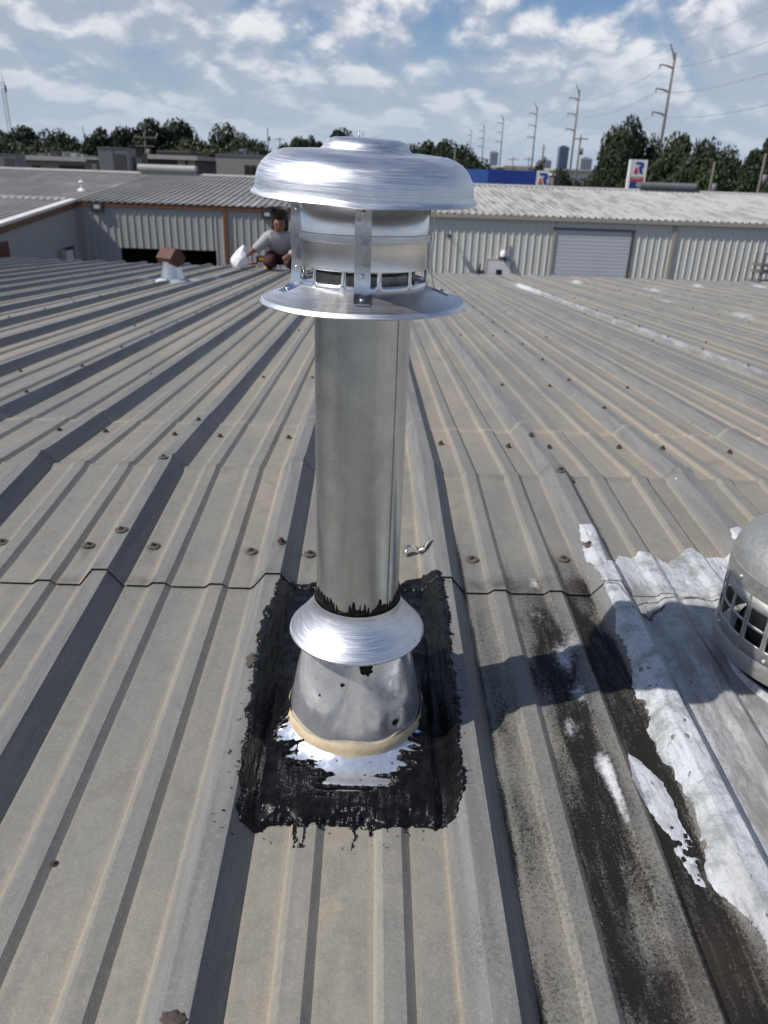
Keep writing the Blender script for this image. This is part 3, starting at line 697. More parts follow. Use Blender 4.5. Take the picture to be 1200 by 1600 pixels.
# ================================================================ DRAPED COATINGS
def top_h(x, y):
    h = roof_h(x, y); dx, dy = x-FX, y-FY
    pl = -np.abs(y)*SL+.0098+.018*np.clip((.135-np.hypot(dx, dy))/.045, 0, 1)**2
    e = np.clip((.125-np.abs(dx))/.03, 0, 1)*np.clip((dy+.195)/.03, 0, 1)*np.clip((.195-dy)/.03, 0, 1); e = e*e*(3-2*e)
    return h+(np.maximum(h, pl)-h)*e
def drape(name, polys, holes, res, thick, jag, seed, mat, jfreq=60, extra=None, attrs=None, lump=0.0):
    pw = [[tuple(on_roof(px, py)[:2]) for px, py in pl] for pl in polys]
    hw = [[tuple(on_roof(px, py)[:2]) for px, py in pl] for pl in holes]
    al = np.array([p_ for pl in pw for p_ in pl]); lo = al.min(0)-.02; hi = al.max(0)+.02
    X, Y = np.meshgrid(np.arange(lo[0], hi[0], res), np.arange(lo[1], hi[1], res))
    d = np.full(X.shape, -1e9)
    for pl in pw: d = np.maximum(d, sdf(pl, X, Y))
    for pl in hw: d = np.minimum(d, -sdf(pl, X, Y)+jag*(fbm(X*jfreq*.20, Y*jfreq*2.9, seed+40, 3)-.5)*8+jag*(fbm(X*jfreq*.16, Y*jfreq*7, seed+44, 2)-.5)*2.5)
    d = d+jag*2.2*(fbm(X*jfreq, Y*jfreq*.55, seed, 5)-.5)+.4*jag*(fbm(X*jfreq*5, Y*jfreq*5, seed+9, 2)-.5)
    if extra is not None: d = extra(X, Y, d)
    t = np.clip(d/(.006), 0, 1); t = t*t*(3-2*t)
    st = fbm(X*170, Y*26, seed+3, 3)*.6+fbm(X*45, Y*40, seed+5, 3)*.6
    Z = top_h(X, Y)+.0005+t*thick*(.35+.9*st)+lump*t*(fbm(X*14, Y*9, seed+21, 3)-.35)
    nr, nc = X.shape; keep = d > 0
    any_ = keep[:-1, :-1] | keep[:-1, 1:] | keep[1:, 1:] | keep[1:, :-1]
    gy, gx = np.gradient(d, res); g2 = gx*gx+gy*gy+1e-6
    mv = np.where(d < 0, np.clip(-d/np.sqrt(g2), 0, res*1.3), 0)/np.sqrt(g2)
    X = X+mv*gx; Y = Y+mv*gy; Z = np.where(d < 0, top_h(X, Y)+.0005, Z)
    i = np.arange(nr*nc).reshape(nr, nc); f = np.stack([i[:-1, :-1], i[:-1, 1:], i[1:, 1:], i[1:, :-1]], -1)
    fk = any_
    f = f[fk]; used = np.unique(f); mp = np.full(nr*nc, -1); mp[used] = np.arange(len(used)); f = mp[f]
    v = np.stack([X, Y, Z], -1).reshape(-1, 3)[used]
    aa = {k_: fn(X, Y, d).ravel()[used] for k_, fn in (attrs or {}).items()}
    return link(name, mesh(name, v, f, True, aa), mat)
tarp = [(440, 902), (470, 915), (500, 912), (560, 915), (625, 915), (650, 905), (662, 900), (690, 893), (698, 930), (705, 1000), (714, 1080), (720, 1150), (727, 1230), (716, 1272), (700, 1290),
        (640, 1291), (600, 1298), (560, 1286), (500, 1286), (470, 1290), (450, 1286), (430, 1288), (400, 1300), (385, 1292), (372, 1288), (370, 1250), (381, 1150), (395, 1050), (407, 980), (426, 930)]
tarh = [(452, 1140), (440, 1168), (455, 1188), (500, 1196), (508, 1215), (505, 1236), (540, 1244), (575, 1240), (612, 1222), (622, 1198), (645, 1178), (648, 1150), (560, 1160)]
def tar_extra(X, Y, d):
    # brush runs below the lower edge, thin hairs at the sides, bristle gaps
    lowy = on_roof(560, 1288)[1]
    run = .006+.050*np.clip(fbm(X*48, X*0, 71, 2)-.62, 0, 1)*6*box_w(X, .395, .62, .01)
    d = np.where((X > .39) & (X < .625) & (Y < lowy+.01) & (Y > lowy-run) & (fbm(X*260, Y*40, 6, 3) > .42), np.maximum(d, .0022), d)
    d = d+.0045*(fbm(X*26, Y*330, 23, 2)-.5)*2*np.clip(1-np.abs(d)/.02, 0, 1)
    hair = (fbm(X*30+Y*60, Y*420-X*50, 91, 2) > .80) & (d > -.010) & (fbm(X*20, Y*20, 14, 2) > .50)
    d = np.where(hair, np.maximum(d, .0012), d)
    spots = (fbm(X*260, Y*260, 55, 2) > .85) & (d > -.035) & (Y < FY)
    return np.where(spots, np.maximum(d, .0012), d)
tar = drape('roof_tar', [tarp], [tarh], .0017, .0060, .0080, 3, MT['tar'], 70, tar_extra)
tag(tar, 'black roofing tar brushed in a ragged square round the flue base', 'tar patch')

WM = [(905, 820), (925, 819), (937, 845), (950, 878), (965, 868), (985, 872), (1000, 862), (1020, 868), (1045, 882), (1065, 865), (1080, 857), (1100, 872), (1130, 872), (1200, 868), (1320, 880),
      (1420, 1000), (1420, 1300), (1330, 1530), (1215, 1530), (1200, 1480), (1172, 1440), (1150, 1408), (1118, 1392), (1092, 1300), (1062, 1240), (1040, 1200), (1012, 1120), (990, 1078), (985, 1058), (970, 1000), (955, 950), (940, 915), (925, 880)]
W2 = [(981, 1178), (998, 1190), (1035, 1222), (1062, 1285), (1090, 1335), (1103, 1388), (1085, 1382), (1062, 1342), (1030, 1290), (1000, 1240), (985, 1205)]
W3 = [(1140, 826), (1154, 822), (1163, 834), (1152, 846), (1143, 840)]
W4 = [(815, 926), (824, 902), (834, 897), (848, 924)]
VX, VY = 1.230, -.672
def coat_dirty(X, Y, d):
    s = 1.0*box_w(X, .99, 1.6, .03)*box_w(Y, -1.1, -.40, .12)*np.clip(fbm(X*9, Y*7, 61, 3)*2-.20, 0, 1)+.55*np.clip(fbm(X*16, Y*6, 67, 3)*2.4-1.0, 0, 1)
    return np.clip(s+.8*box_w(X, .985, 1.03, .02)*fbm(X*20, Y*8, 6), 0, 1)
crack_px = [[(1040, 1045), (1052, 1065), (1062, 1085), (1070, 1105), (1082, 1125)], [(990, 950), (1005, 962), (1015, 972), (1022, 960), (1035, 950)], [(945, 915), (965, 914), (980, 932), (1000, 945), (1045, 936), (1080, 934), (1130, 938)]]
CR = [[tuple(on_roof(*p_)[:2]) for p_ in c] for c in crack_px]
def coat_crack(X, Y, d):
    s = np.zeros(X.shape)
    wob = .006*(fbm(X*90, Y*90, 4, 3)-.5); wob2 = .006*(fbm(X*90+7, Y*90, 8, 3)-.5)
    for c, w in zip(CR, (.0016, .0026, .0012)):
        for a, b in zip(c[:-1], c[1:]):
            a = np.array(a); b = np.array(b); e = b-a; t = np.clip(((X+wob-a[0])*e[0]+(Y+wob2-a[1])*e[1])/(e@e), 0, 1)
            dd = np.hypot(X+wob-a[0]-t*e[0], Y+wob2-a[1]-t*e[1]); s = np.maximum(s, np.clip(1.6-dd/w, 0, 1))
    return s
def coat_extra(X, Y, d):
    gap = fbm(X*120, Y*70, 33, 4)
    return np.minimum(d, .05*(.80-gap)+.03*np.clip(d-.03, 0, 1))
coat = drape('white_roof_coating', [WM], [], .0019, .0020, .0085, 11, MT['coat'], 42, coat_extra, dict(dirty=coat_dirty, crack=coat_crack), .0035)
tag(coat, 'cracked white roof coating spread around the squat round vent and over its rib', 'roof coating')
def w2x(X, Y, d): return np.minimum(d, .04*(.60+.5*np.clip((Y-on_roof(1045, 1300)[1])/.08, 0, 1)-fbm(X*130, Y*90, 39, 4)))
zero = lambda X, Y, d: np.zeros(X.shape)
c2_ = drape('white_roof_coating', [W2], [], .0018, .0014, .006, 15, MT['coat'], 60, w2x, dict(dirty=zero, crack=zero))
tag(c2_, 'long flaking splash of white coating lying on the blackened pan', 'roof coating')
c3_ = drape('white_roof_coating', [W3], [], .002, .002, .003, 18, MT['coat'], 60, None, dict(dirty=zero, crack=zero))
tag(c3_, 'small square dab of white coating on a rib behind the round vent', 'roof coating')

# ================================================================ ROUND VENT (right edge)
VZ = -abs(VY)*SL
vent = empty('round_roof_vent', (VX, VY, VZ), 0, 'squat round galvanised roof vent with domed top and rows of small openings', 'roof vent')
def vpart(name, mb, mat, ang=40, par=None):
    o = link(name, mb.me(name), mat, par or vent, world=False)
    if par is None: o.location = (0, 0, -VZ+(-.010 if name not in ('neck', 'neck_collar') else 0))
    return smooth_by_angle(o, ang)
VR = .156
dome = [(.0005, .222), (.03, .2212), (.06, .2175), (.09, .2095), (.115, .1985), (.135, .1850), (.148, .1710), (.1545, .1575), (.157, .1440), (.1582, .1435), (.1582, .1180), (.1560, .1170)]
vpart('dome', MB().lathe(dome, n=96), MT['vent'], 35)
cg = MB(); cols = 26; sub = 10; N = cols*sub
zr = [.0150, .0430, .0460, .0690, .0740, .0990, .1020, .1180]; K = len(zr)
for j in range(N):
    a = 2*math.pi*j/N
    for z in zr: cg.v.append((VR*math.cos(a), VR*math.sin(a), z))
for j in range(N):
    for i in range(K-1):
        if i in (2, 4) and (j % sub) not in (0, 9): continue
        j2 = (j+1) % N; cg.f.append([j*K+i, j2*K+i, j2*K+i+1, j*K+i+1])
cage = vpart('louvre_drum', cg, MT['vent'], 50); md = cage.modifiers.new('thick', 'SOLIDIFY'); md.thickness = .0016; md.offset = 1
for j in range(0, cols, 2):
    a = 2*math.pi*(j*sub-.5)/N
    vpart('drum_rib', MB().box(((VR+.0012)*math.cos(a), (VR+.0012)*math.sin(a), .0665), (.0030, .0042, .102), a), MT['vent'], 30)
vpart('lower_rim', MB().lathe([(.1575, .0250), (.1595, .0180), (.1600, .0040), (.1585, -.0030), (.1540, -.0050), (.1540, .0200), (.1575, .0250)], n=96), MT['vent'], 35)
vpart('inner_baffle', MB().lathe([(.02, .150), (.105, .120), (.118, .03), (.128, -.02)], n=48), MT['inner'], 35)
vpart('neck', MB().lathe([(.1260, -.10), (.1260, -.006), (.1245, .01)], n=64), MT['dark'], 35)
vpart('neck_collar', MB().lathe([(.160, -.066), (.1450, -.0540), (.1360, -.0430), (.1340, -.0390), (.1310, -.0385), (.1300, -.0430), (.128, -.066)], n=64), MT['coat'], 50)
for j in range(0, 26, 3):
    a = 2*math.pi*(j*sub+2)/N
    b = MB().lathe([(.0042, 0), (.0040, .0015), (.0022, .003), (.0001, .0033)], n=10); ro = link('rivet', b.me('rivet', True), MT['vent'], vent, world=False)
    ro.location = ((VR+.0015)*math.cos(a), (VR+.0015)*math.sin(a), .020-VZ); ro.rotation_euler = (0, R(90), a)
    b2_ = link('rivet', ro.data, None, vent, world=False); b2_.location = (.1582*math.cos(a-.5), .1582*math.sin(a-.5), .121-VZ); b2_.rotation_euler = (0, R(90), a-.5)

# ---------------------------------------------------------------- small litter near the flue
q_ = on_roof(640, 868); b = MB(); pts = []
for t in np.linspace(0, 1, 14): pts.append((q_[0]-.012+.05*t, q_[1]+.006*math.sin(t*7), float(roof_h(q_[0]-.012+.05*t, q_[1]))+.006+.012*abs(math.sin(t*4.0))))
for i, p_ in enumerate(pts):
    w = .006+.003*math.sin(i*1.3); b.v += [(p_[0], p_[1]-w, p_[2]-.003*math.sin(i)), (p_[0], p_[1]+w, p_[2]+.004*math.sin(i*.9))]
b.f = [[2*i, 2*i+1, 2*i+3, 2*i+2] for i in range(len(pts)-1)]
o = b.build('metal_scrap', MT['scrap'], None, True); o.modifiers.new('t', 'SOLIDIFY').thickness = .0008
tag(o, 'curled strip of torn metal flashing lying beside the flue pipe', 'scrap metal')
def lump(px, py, sx_, sy_, sz_, seed, lab):
    q_ = on_roof(px, py); bm = bmesh.new(); bmesh.ops.create_icosphere(bm, subdivisions=3, radius=1)
    for v in bm.verts:
        n_ = .55+.8*float(fbm(np.array([v.co.x*2+seed]), np.array([v.co.y*2+v.co.z+seed]), seed, 3)[0]); v.co = Vector((v.co.x*sx_*n_, v.co.y*sy_*n_, max(-.3, v.co.z)*sz_*n_))+Vector((q_[0], q_[1], q_[2]))
    me = bpy.data.meshes.new('dried_sealant'); bm.to_mesh(me); bm.free(); me.polygons.foreach_set('use_smooth', [True]*len(me.polygons))
    tag(link('dried_sealant', me, MT['mud']), lab, 'sealant lump')
lump(398, 1032, .013, .018, .007, 2, 'crumbly brown blob of old sealant on the rib beside the tar')
lump(272, 1592, .014, .008, .005, 6, 'rusty brown lump on the rib downslope of the tar patch')
q_ = on_roof(84, 1351); tag(link('screw_head', screw_mesh('loose', .004, .002, .0028, .003, 3), None), 'tiny loose screw lying on the bare tan pan', 'screw').location = (q_[0], q_[1], q_[2])

# ================================================================ RUSTY CAPPED VENT ON THE FAR SLOPE
q_ = on_roof(270, 437); SV = 1.0
rv_ = empty('rusty_vent', (q_[0], q_[1], float(-abs(q_[1])*SL)), 0, 'short galvanised stack with rust-red gable hood on the far roof slope', 'roof vent')
D = (q_[1]-CAM[1])/FPX*1.04
link('flashing', MB().lathe([(.17, .012), (.165, .02), (.115, .040), (.105, .06)], n=32).me('flashing', True), MT['coat'], rv_, world=False)
link('stack', MB().lathe([(.118, .03), (.108, .08), (.090, .15), (.085, .20)], n=32).me('stack', True), MT['pipe'], rv_, world=False)
hd = MB(); hd.prism([(-.096, .235), (-.070, .180), (0, .150), (.070, .180), (.096, .235), (.025, .320), (-.025, .320)], lambda a, b_, t: (t*math.cos(.62)-a*math.sin(.62), -t*math.sin(.62)-a*math.cos(.62), b_), -.105, .10)
link('hood', hd.me('hood'), MT['rustcap'], rv_, world=False)
hb = MB()
for a in (0, 1.57, 3.14, 4.71): hb.box((.078*math.cos(a+.4), .078*math.sin(a+.4), .18), (.02, .004, .08), a+.4)
link('hood_bracket', hb.me('hood_bracket'), MT['strap'], rv_, world=False)

# ================================================================ WORKER at the eave
wq = on_roof(444, 421); WX, WY = wq[0], min(wq[1], 8.9); WZ = -WY*SL+.02
person = empty('person', (WX, WY, WZ), 0, 'person in grey long-sleeved top kneeling at the far roof edge holding a white bag', 'person')
person.scale = (1.04, 1.04, 1.04)
def skin(name, verts, edges, rad, mat, root=0, sub=2):
    me = bpy.data.meshes.new(name); me.from_pydata(verts, edges, []); o = link(name, me, mat, person, world=False)
    o.modifiers.new('skin', 'SKIN'); sv = me.skin_vertices[0].data
    for i, r_ in enumerate(rad): sv[i].radius = (r_, r_) if not isinstance(r_, tuple) else r_; sv[i].use_root = (i == root)
    s = o.modifiers.new('sub', 'SUBSURF'); s.levels = sub; s.render_levels = sub
    for md in o.modifiers:
        if md.type == 'SKIN': md.use_smooth_shade = True
    return o
# kneeling, sitting back on the heels, leaning forward (towards -Y), right arm out to -X
body_v = [(0, .05, .19), (0, -.06, .32), (0, -.14, .40), (.01, -.19, .455), (.01, -.22, .50), (.01, -.24, .565), (.01, -.24, .63),
          (-.16, -.16, .385), (-.25, -.22, .28), (-.33, -.30, .235), (-.37, -.33, .21),
          (.17, -.16, .39), (.25, -.26, .25), (.12, -.38, .19), (.06, -.42, .16),
          (-.10, .03, .16), (-.14, -.34, .10), (-.13, .08, .05), (-.12, .22, .04),
          (.10, .03, .16), (.14, -.34, .10), (.13, .08, .05), (.12, .22, .04)]
body_e = [(0, 1), (1, 2), (2, 3), (3, 4), (4, 5), (5, 6), (2, 7), (7, 8), (8, 9), (9, 10), (2, 11), (11, 12), (12, 13), (13, 14), (0, 15), (15, 16), (16, 17), (17, 18), (0, 19), (19, 20), (20, 21), (21, 22)]
body_r = [.12, .10, .075, .050, .062, (.084, .100), (.064, .078), .062, .047, .034, .03, .062, .047, .034, .03, .09, .062, .05, .035, .09, .062, .05, .035]
skin('body', body_v, body_e, body_r, MT['skin'])
sh_v = [(0, .05, .19), (0, -.05, .29), (0, -.12, .37), (.005, -.17, .435), (-.155, -.155, .385), (-.25, -.22, .285), (-.325, -.295, .238), (.165, -.155, .39), (.25, -.26, .255), (.13, -.37, .20)]
skin('shirt', sh_v, [(0, 1), (1, 2), (2, 3), (2, 4), (4, 5), (5, 6), (2, 7), (7, 8), (8, 9)], [(.155, .125), (.15, .12), (.145, .12), .082, .084, .066, .052, .082, .066, .052], MT['shirt'])
tr_v = [(0, .06, .17), (-.10, .02, .17), (-.14, -.36, .105), (-.13, .08, .06), (-.12, .20, .05), (.10, .02, .17), (.14, -.36, .105), (.13, .08, .06), (.12, .20, .05)]
skin('trousers', tr_v, [(0, 1), (1, 2), (2, 3), (3, 4), (0, 5), (5, 6), (6, 7), (7, 8)], [.13, .105, .075, .065, .045, .105, .075, .065, .045], MT['trouser'])
skin('hair', [(.01, -.225, .625), (.01, -.238, .685), (.01, -.185, .61), (.01, -.165, .555)], [(0, 1), (0, 2), (2, 3)], [(.104, .116), (.085, .090), (.096, .07), (.07, .05)], MT['hair'])
for s_ in (-1, 1): link('eye', MB().lathe([(.0001, -.010), (.010, -.004), (.010, .004), (.0001, .010)], c=(.01+s_*.033, -.315, .56), n=10).me('eye', True), MT['black'], person, world=False)
ns = MB(); ns.v = [(-.006, -.315, .52), (.026, -.315, .52), (.01, -.315, .565), (.01, -.346, .527)]; ns.f = [[0, 1, 3], [1, 2, 3], [2, 0, 3], [0, 2, 1]]
link('nose', ns.me('nose'), MT['skin'], person, world=False)
hand = skin('hand', [(a_+.125, b_-.09, c_+.0) for a_, b_, c_ in [(-.47, -.23, .225), (-.53, -.25, .19), (-.575, -.27, .155), (-.59, -.27, .125), (-.57, -.235, .155), (-.585, -.235, .12), (-.56, -.30, .155), (-.575, -.305, .125), (-.55, -.205, .165), (-.565, -.2, .135), (-.51, -.285, .19), (-.53, -.31, .165)]],
            [(0, 1), (1, 2), (2, 3), (1, 4), (4, 5), (1, 6), (6, 7), (1, 8), (8, 9), (0, 10), (10, 11)], [.030, .032, .012, .010, .012, .010, .012, .010, .011, .009, .013, .010], MT['skin'])
# white bag hanging from the hand, crumpled
hp = Vector((WX, WY, WZ))+Vector((-.43, -.34, .19))*1.04
bm = bmesh.new(); bmesh.ops.create_icosphere(bm, subdivisions=4, radius=1)
for v in bm.verts:
    c = v.co.copy(); n_ = .55+.85*float(fbm(np.array([c.x*2.3+4]), np.array([c.y*2.3+c.z*1.7]), 6, 4)[0])
    tt = (c.z+1)/2; wd = .135*(1-.62*tt**1.5)
    v.co = Vector((c.x*wd*n_-.075*(1-tt), c.y*wd*.8*n_, (c.z-1)*.155*(.8+.2*n_)+.03))+hp
zmin = min(v.co.z-(-v.co.y*SL) for v in bm.verts)
me = bpy.data.meshes.new('plastic_bag'); bm.to_mesh(me); bm.free(); me.polygons.foreach_set('use_smooth', [True]*len(me.polygons))
bag = tag(link('plastic_bag', me, MT['plastic']), 'crumpled white plastic bag held out by the kneeling worker', 'bag'); bag.location = (0, 0, -zmin+.004)
# tools on the roof
def roofpt(px, py, dy=0): q_ = on_roof(px, py); return (q_[0], q_[1]+dy, float(-abs(q_[1]+dy)*SL))
tq = roofpt(427, 416, -.25)
dr = empty('cordless_drill', (tq[0], tq[1], tq[2]+.035), .4, 'yellow and black cordless drill lying on the roof beside the worker', 'drill')
link('motor_body', MB().tube([(-.10, 0, .07), (-.04, 0, .07), (.05, 0, .07), (.09, 0, .07)], [.030, .036, .034, .02], 12).me('motor_body', True), MT['yellow'], dr, world=False)
link('chuck', MB().tube([(.09, 0, .07), (.13, 0, .07), (.15, 0, .07)], [.02, .017, .008], 10).me('chuck', True), MT['black'], dr, world=False)
link('handle', MB().tube([(-.05, 0, .06), (-.07, -.07, .04), (-.08, -.13, .02)], [.022, .019, .024], 10).me('handle', True), MT['black'], dr, world=False)
link('battery', MB().box((-.085, -.16, .02), (.075, .05, .10)).me('battery'), MT['yellow'], dr, world=False)
tq = roofpt(403, 418, -.2)
pl_ = empty('snips', (tq[0], tq[1], tq[2]+.036), -.5, 'black-handled snips with red grip resting near the white bag', 'snips')
link('blade', MB().box((.09, 0, .03), (.12, .012, .03)).me('blade'), MT['strap'], pl_, world=False)
for s_, mm in ((-1, 'black'), (1, 'red')): link('grip', MB().tube([(.03, 0, .03), (-.05, s_*.03, .025), (-.14, s_*.045, .02), (-.17, s_*.04, .02)], [.012, .014, .015, .012], 8).me('grip', True), MT[mm], pl_, world=False)
tq = roofpt(416, 417, -.05)
tb = empty('tool_pouch', (tq[0], tq[1], tq[2]+.034), .2, 'dark tool pouch with yellow trim next to the kneeling worker', 'tool pouch')
link('pouch_body', MB().box((0, 0, .06), (.26, .14, .12)).me('pouch_body'), MT['black'], tb, world=False)
link('pouch_trim', MB().box((0, -.072, .085), (.20, .006, .04)).me('pouch_trim'), MT['yellow'], tb, world=False)
link('pouch_flap', MB().box((-.05, -.078, .03), (.08, .01, .05)).me('pouch_flap'), MT['red'], tb, world=False)

# ================================================================ WAREHOUSE BEHIND
YW, ZEA, SW = 33.0, -0.95, 0.073
YR = 46.0; GZ = -5.5
XC = -12.28
wh_ = empty('warehouse', (3, 40, GZ), 0, 'long L-shaped metal warehouse with ribbed walls and patchy roof across the yard', 'warehouse')
def ribwall(name, a0, a1, z0, z1fn, fn, mat, parent=wh_):
    """ribbed wall sheet; fn(a, d, z) -> world, d = proud distance"""
    u = [0, .02, .055, .075]; h = [0, .028, .028, 0]; v = []; prof_ = []
    n = int(math.ceil((a1-a0)/P))
    for i in range(n+1):
        for uu, hh in zip(u, h):
            a = a0+i*P+uu
            if a <= a1: prof_.append((a, hh))
    prof_.append((a1, 0)); f = []
    for i, (a, d) in enumerate(prof_):
        v += [tuple(fn(a, d, z0)), tuple(fn(a, d, z1fn(a)))]
        if i: f.append([2*i-2, 2*i, 2*i+1, 2*i-1])
    return link(name, mesh(name, v, f), mat, parent)
front = lambda a, d, z: (a, YW-d, z)
dl, dr_ = 8.42, 11.80; dtop = -1.46                    # roll-up door
ol, orr, otop = -10.50, -6.35, -2.80                   # dark doorway
P1 = -5.97; XR = 30.0; PSPLIT = -3.0
zt = lambda a: ZEA-.12
ribwall('wall', XC, ol, GZ, zt, front, MT['wallgrey']); ribwall('wall', ol, orr, otop, zt, front, MT['wallgrey']); ribwall('wall', orr, P1, GZ, zt, front, MT['wallgrey'])
ribwall('wall', P1+.15, PSPLIT, GZ, zt, front, MT['wallgrey']); ribwall('wall', PSPLIT+.1, dl, GZ, zt, front, MT['wallpale'])
ribwall('wall', dl, dr_, dtop, zt, front, MT['wallpale']); ribwall('wall', dr_, 13.55, GZ, zt, front, MT['wallpale']); ribwall('wall', 13.7, XR, GZ, zt, front, MT['wallpale'])
side = lambda a, d, z: (XC+d, a, z)
ribwall('wing_wall', 18.0, YW, GZ, lambda a: ZEA+SW*(a-YW)-.10, side, MT['wallwing'])
MB().b2((XC, YW-.05, GZ), (XC+.12, YW-.10, ZEA-.1)).build('corner_trim', MT['wallgrey'], wh_)
# interior walls, and added near-black sheets whose colour paints the doorway's shade
MB().b2((-40, 58, GZ), (XR, 58.2, -1.3)).build('back_wall', MT['wallgrey'], wh_)
MB().b2((XR, YW, GZ), (XR+.2, 58, -1.3)).build('end_wall', MT['wallgrey'], wh_)
MB().b2((-8, YW+.05, GZ), (-7.9, YW+6, ZEA-.3)).build('doorway_shade_sheet', MT['dark'], wh_); MB().b2((XC, YW+6, GZ), (P1+1, YW+6.1, ZEA-.3)).build('doorway_shade_sheet', MT['dark'], wh_)
# trims
MB().b2((XC+.04, YW-.09, ZEA-.19), (PSPLIT, YW-.035, ZEA-.015)).build('eave_trim', MT['brown'], wh_)
MB().b2((PSPLIT, YW-.16, ZEA-.17), (XR, YW-.035, ZEA-.015)).build('gutter', MT['tantrim'], wh_)
MB().b2((P1, YW-.08, GZ), (P1+.15, YW+.02, ZEA-.19)).build('brown_post', MT['brown'], wh_)
MB().b2((PSPLIT-.05, YW-.08, GZ), (PSPLIT+.1, YW+.02, ZEA-.19)).build('brown_post', MT['brown'], wh_)
MB().b2((13.55, YW-.08, GZ), (13.70, YW+.02, ZEA-.17)).build('downpipe', MT['tantrim'], wh_)
def rake(name, dz0, dz1, x0, x1, mat):
    MB().prism([(18, ZEA+SW*(18-YW)+dz0), (YW-.02, ZEA+dz0), (YW-.02, ZEA+dz1), (18, ZEA+SW*(18-YW)+dz1)], lambda a, b, t: (t, a, b), XC+x0, XC+x1).build(name, mat, wh_)
rake('rake_trim', -.26, -.03, .02, .10, MT['brown']); rake('rake_cap', -.03, .07, -.18, .13, MT['whitetrim'])
# door
MB().b2((dl, YW+.02, GZ), (dr_, YW+.03, dtop)).build('door_backing', MT['door'], wh_)
dz = .155; z = dtop-.02
while z-dz > GZ:
    MB().b2((dl+.02, YW-.012, z-dz+.012), (dr_-.02, YW+.02, z)).build('door_slat', MT['door'], wh_, bevel=.012, seg=1); z -= dz
MB().b2((dl-.10, YW-.05, GZ), (dl+.02, YW+.03, dtop+.10)).build('door_jamb', MT['tantrim'], wh_); MB().b2((dr_-.02, YW-.05, GZ), (dr_+.07, YW+.03, dtop+.08)).build('door_jamb', MT['mansard'], wh_)
MB().b2((dl-.10, YW-.06, dtop), (dr_+.11, YW+.03, dtop+.08)).build('door_head', MT['hvac'], wh_)
pd0 = at(763, 409, YW)[0]; pd1 = at(798, 409, YW)[0]; pz = -2.84
pdo = MB().b2((pd0, YW-.07, GZ), (pd1, YW-.005, pz)).build('entry_door', MT['whitedoor'], wh_)
MB().b2((pd0-.09, YW-.065, GZ), (pd0, YW, pz+.09)).build('door_jamb', MT['wallgrey'], wh_); MB().b2((pd1, YW-.065, GZ), (pd1+.09, YW, pz+.09)).build('door_jamb', MT['wallgrey'], wh_); MB().b2((pd0, YW-.066, pz), (pd1, YW, pz+.09)).build('door_head', MT['wallgrey'], wh_)
MB().b2(((pd0+pd1)/2-.13, YW-.078, pz-.75), ((pd0+pd1)/2+.13, YW-.068, pz-.36)).build('door_window', MT['glass'], pdo)
# wing doors
wd = [atx(98, 400, XC), atx(113, 400, XC)]
wy0, wy1 = sorted((wd[0][1], wd[1][1])); wz = atx(105, 391, XC)[2]
wdo = MB().b2((XC-.02, wy0, GZ), (XC+.07, wy1, wz)).build('entry_door', MT['whitedoor'], wh_)
MB().b2((XC-.02, wy0-.12, GZ), (XC+.075, wy0, wz+.12)).build('door_jamb', MT['fixture'], wh_); MB().b2((XC-.02, wy1, GZ), (XC+.075, wy1+.12, wz+.12)).build('door_jamb', MT['fixture'], wh_); MB().b2((XC-.02, wy0, wz), (XC+.074, wy1, wz+.12)).build('door_head', MT['fixture'], wh_)
by = atx(12, 390, XC)[1]; bz = atx(8, 377, XC)[2]
MB().b2((XC-.02, by-1.6, GZ), (XC+.06, by, bz)).build('brown_door', MT['browndoor'], wh_)
bx = atx(94, 400, XC); MB().b2((XC, bx[1]-.22, bx[2]-.35), (XC+.18, bx[1]+.22, bx[2]+.25)).build('meter_box', MT['hvacl'], wh_)
# roof: ribbed, front slope, wing slope, back slope
def ribroof(name, x0, x1, ya, za, yb, zb, wfn, nrow=10, rh=.05):
    u = [0, .03, .09, .12]; h = [0, rh, rh, 0]; xs = []; hs = []
    for i in range(int((x1-x0)/P)):
        xs += [x0+i*P+q_ for q_ in u]; hs += h
    xs.append(x1); hs.append(0); t = np.linspace(0, 1, nrow); X, T = np.meshgrid(np.array(xs), t); H = np.tile(hs, (nrow, 1))
    Y = ya+(yb-ya)*T; Z = za+(zb-za)*T+H
    return link(name, gridmesh(name, X, Y, Z, dict(white=wfn(X, Y), rib=np.clip(H/rh, 0, 1)), False), MT['farroof'], wh_)
def fw_(X, Y):
    s = np.where(X > -1, .45, .16)+.16*np.clip((X+6)/6, 0, 1)
    s = s+.5*box_w(X, -10.2, -6.6, .6)*box_w(Y, 32.8, 34.2, .3)+.35*gs(X, -5, 1.6)*gs(Y, 34, 2)+.25*gs(X, -13, 2.5)*gs(Y, 40, 3)
    return np.clip(s+.25*(fbm(X*.5, Y*.25, 3)-.5), 0, 1)
ribroof('roof', XC, XR, YW-.12, ZEA-.01, YR, ZEA+SW*(YR-YW), fw_, 24)
ribroof('roof', -45, XC, 17, ZEA+SW*(17-YW), YR, ZEA+SW*(YR-YW), lambda X, Y: np.clip(.2+.2*gs(Y, 40, 4)+.0*X, 0, 1), 24, .032)
ribroof('roof', -45, XR, YR, ZEA+SW*(YR-YW), 58.2, ZEA+SW*(YR-YW)-.07*(58.2-YR), lambda X, Y: .3+0*X, 4)
ZR = ZEA+SW*(YR-YW)
MB().prism([(YR-.35, ZR+.00), (YR, ZR+.085), (YR+.35, ZR+.0), (YR+.35, ZR+.03), (YR, ZR+.115), (YR-.35, ZR+.03)], lambda a, b, t: (t, a, b), -45, XR).build('ridge_cap', MT['hvacl'], wh_)
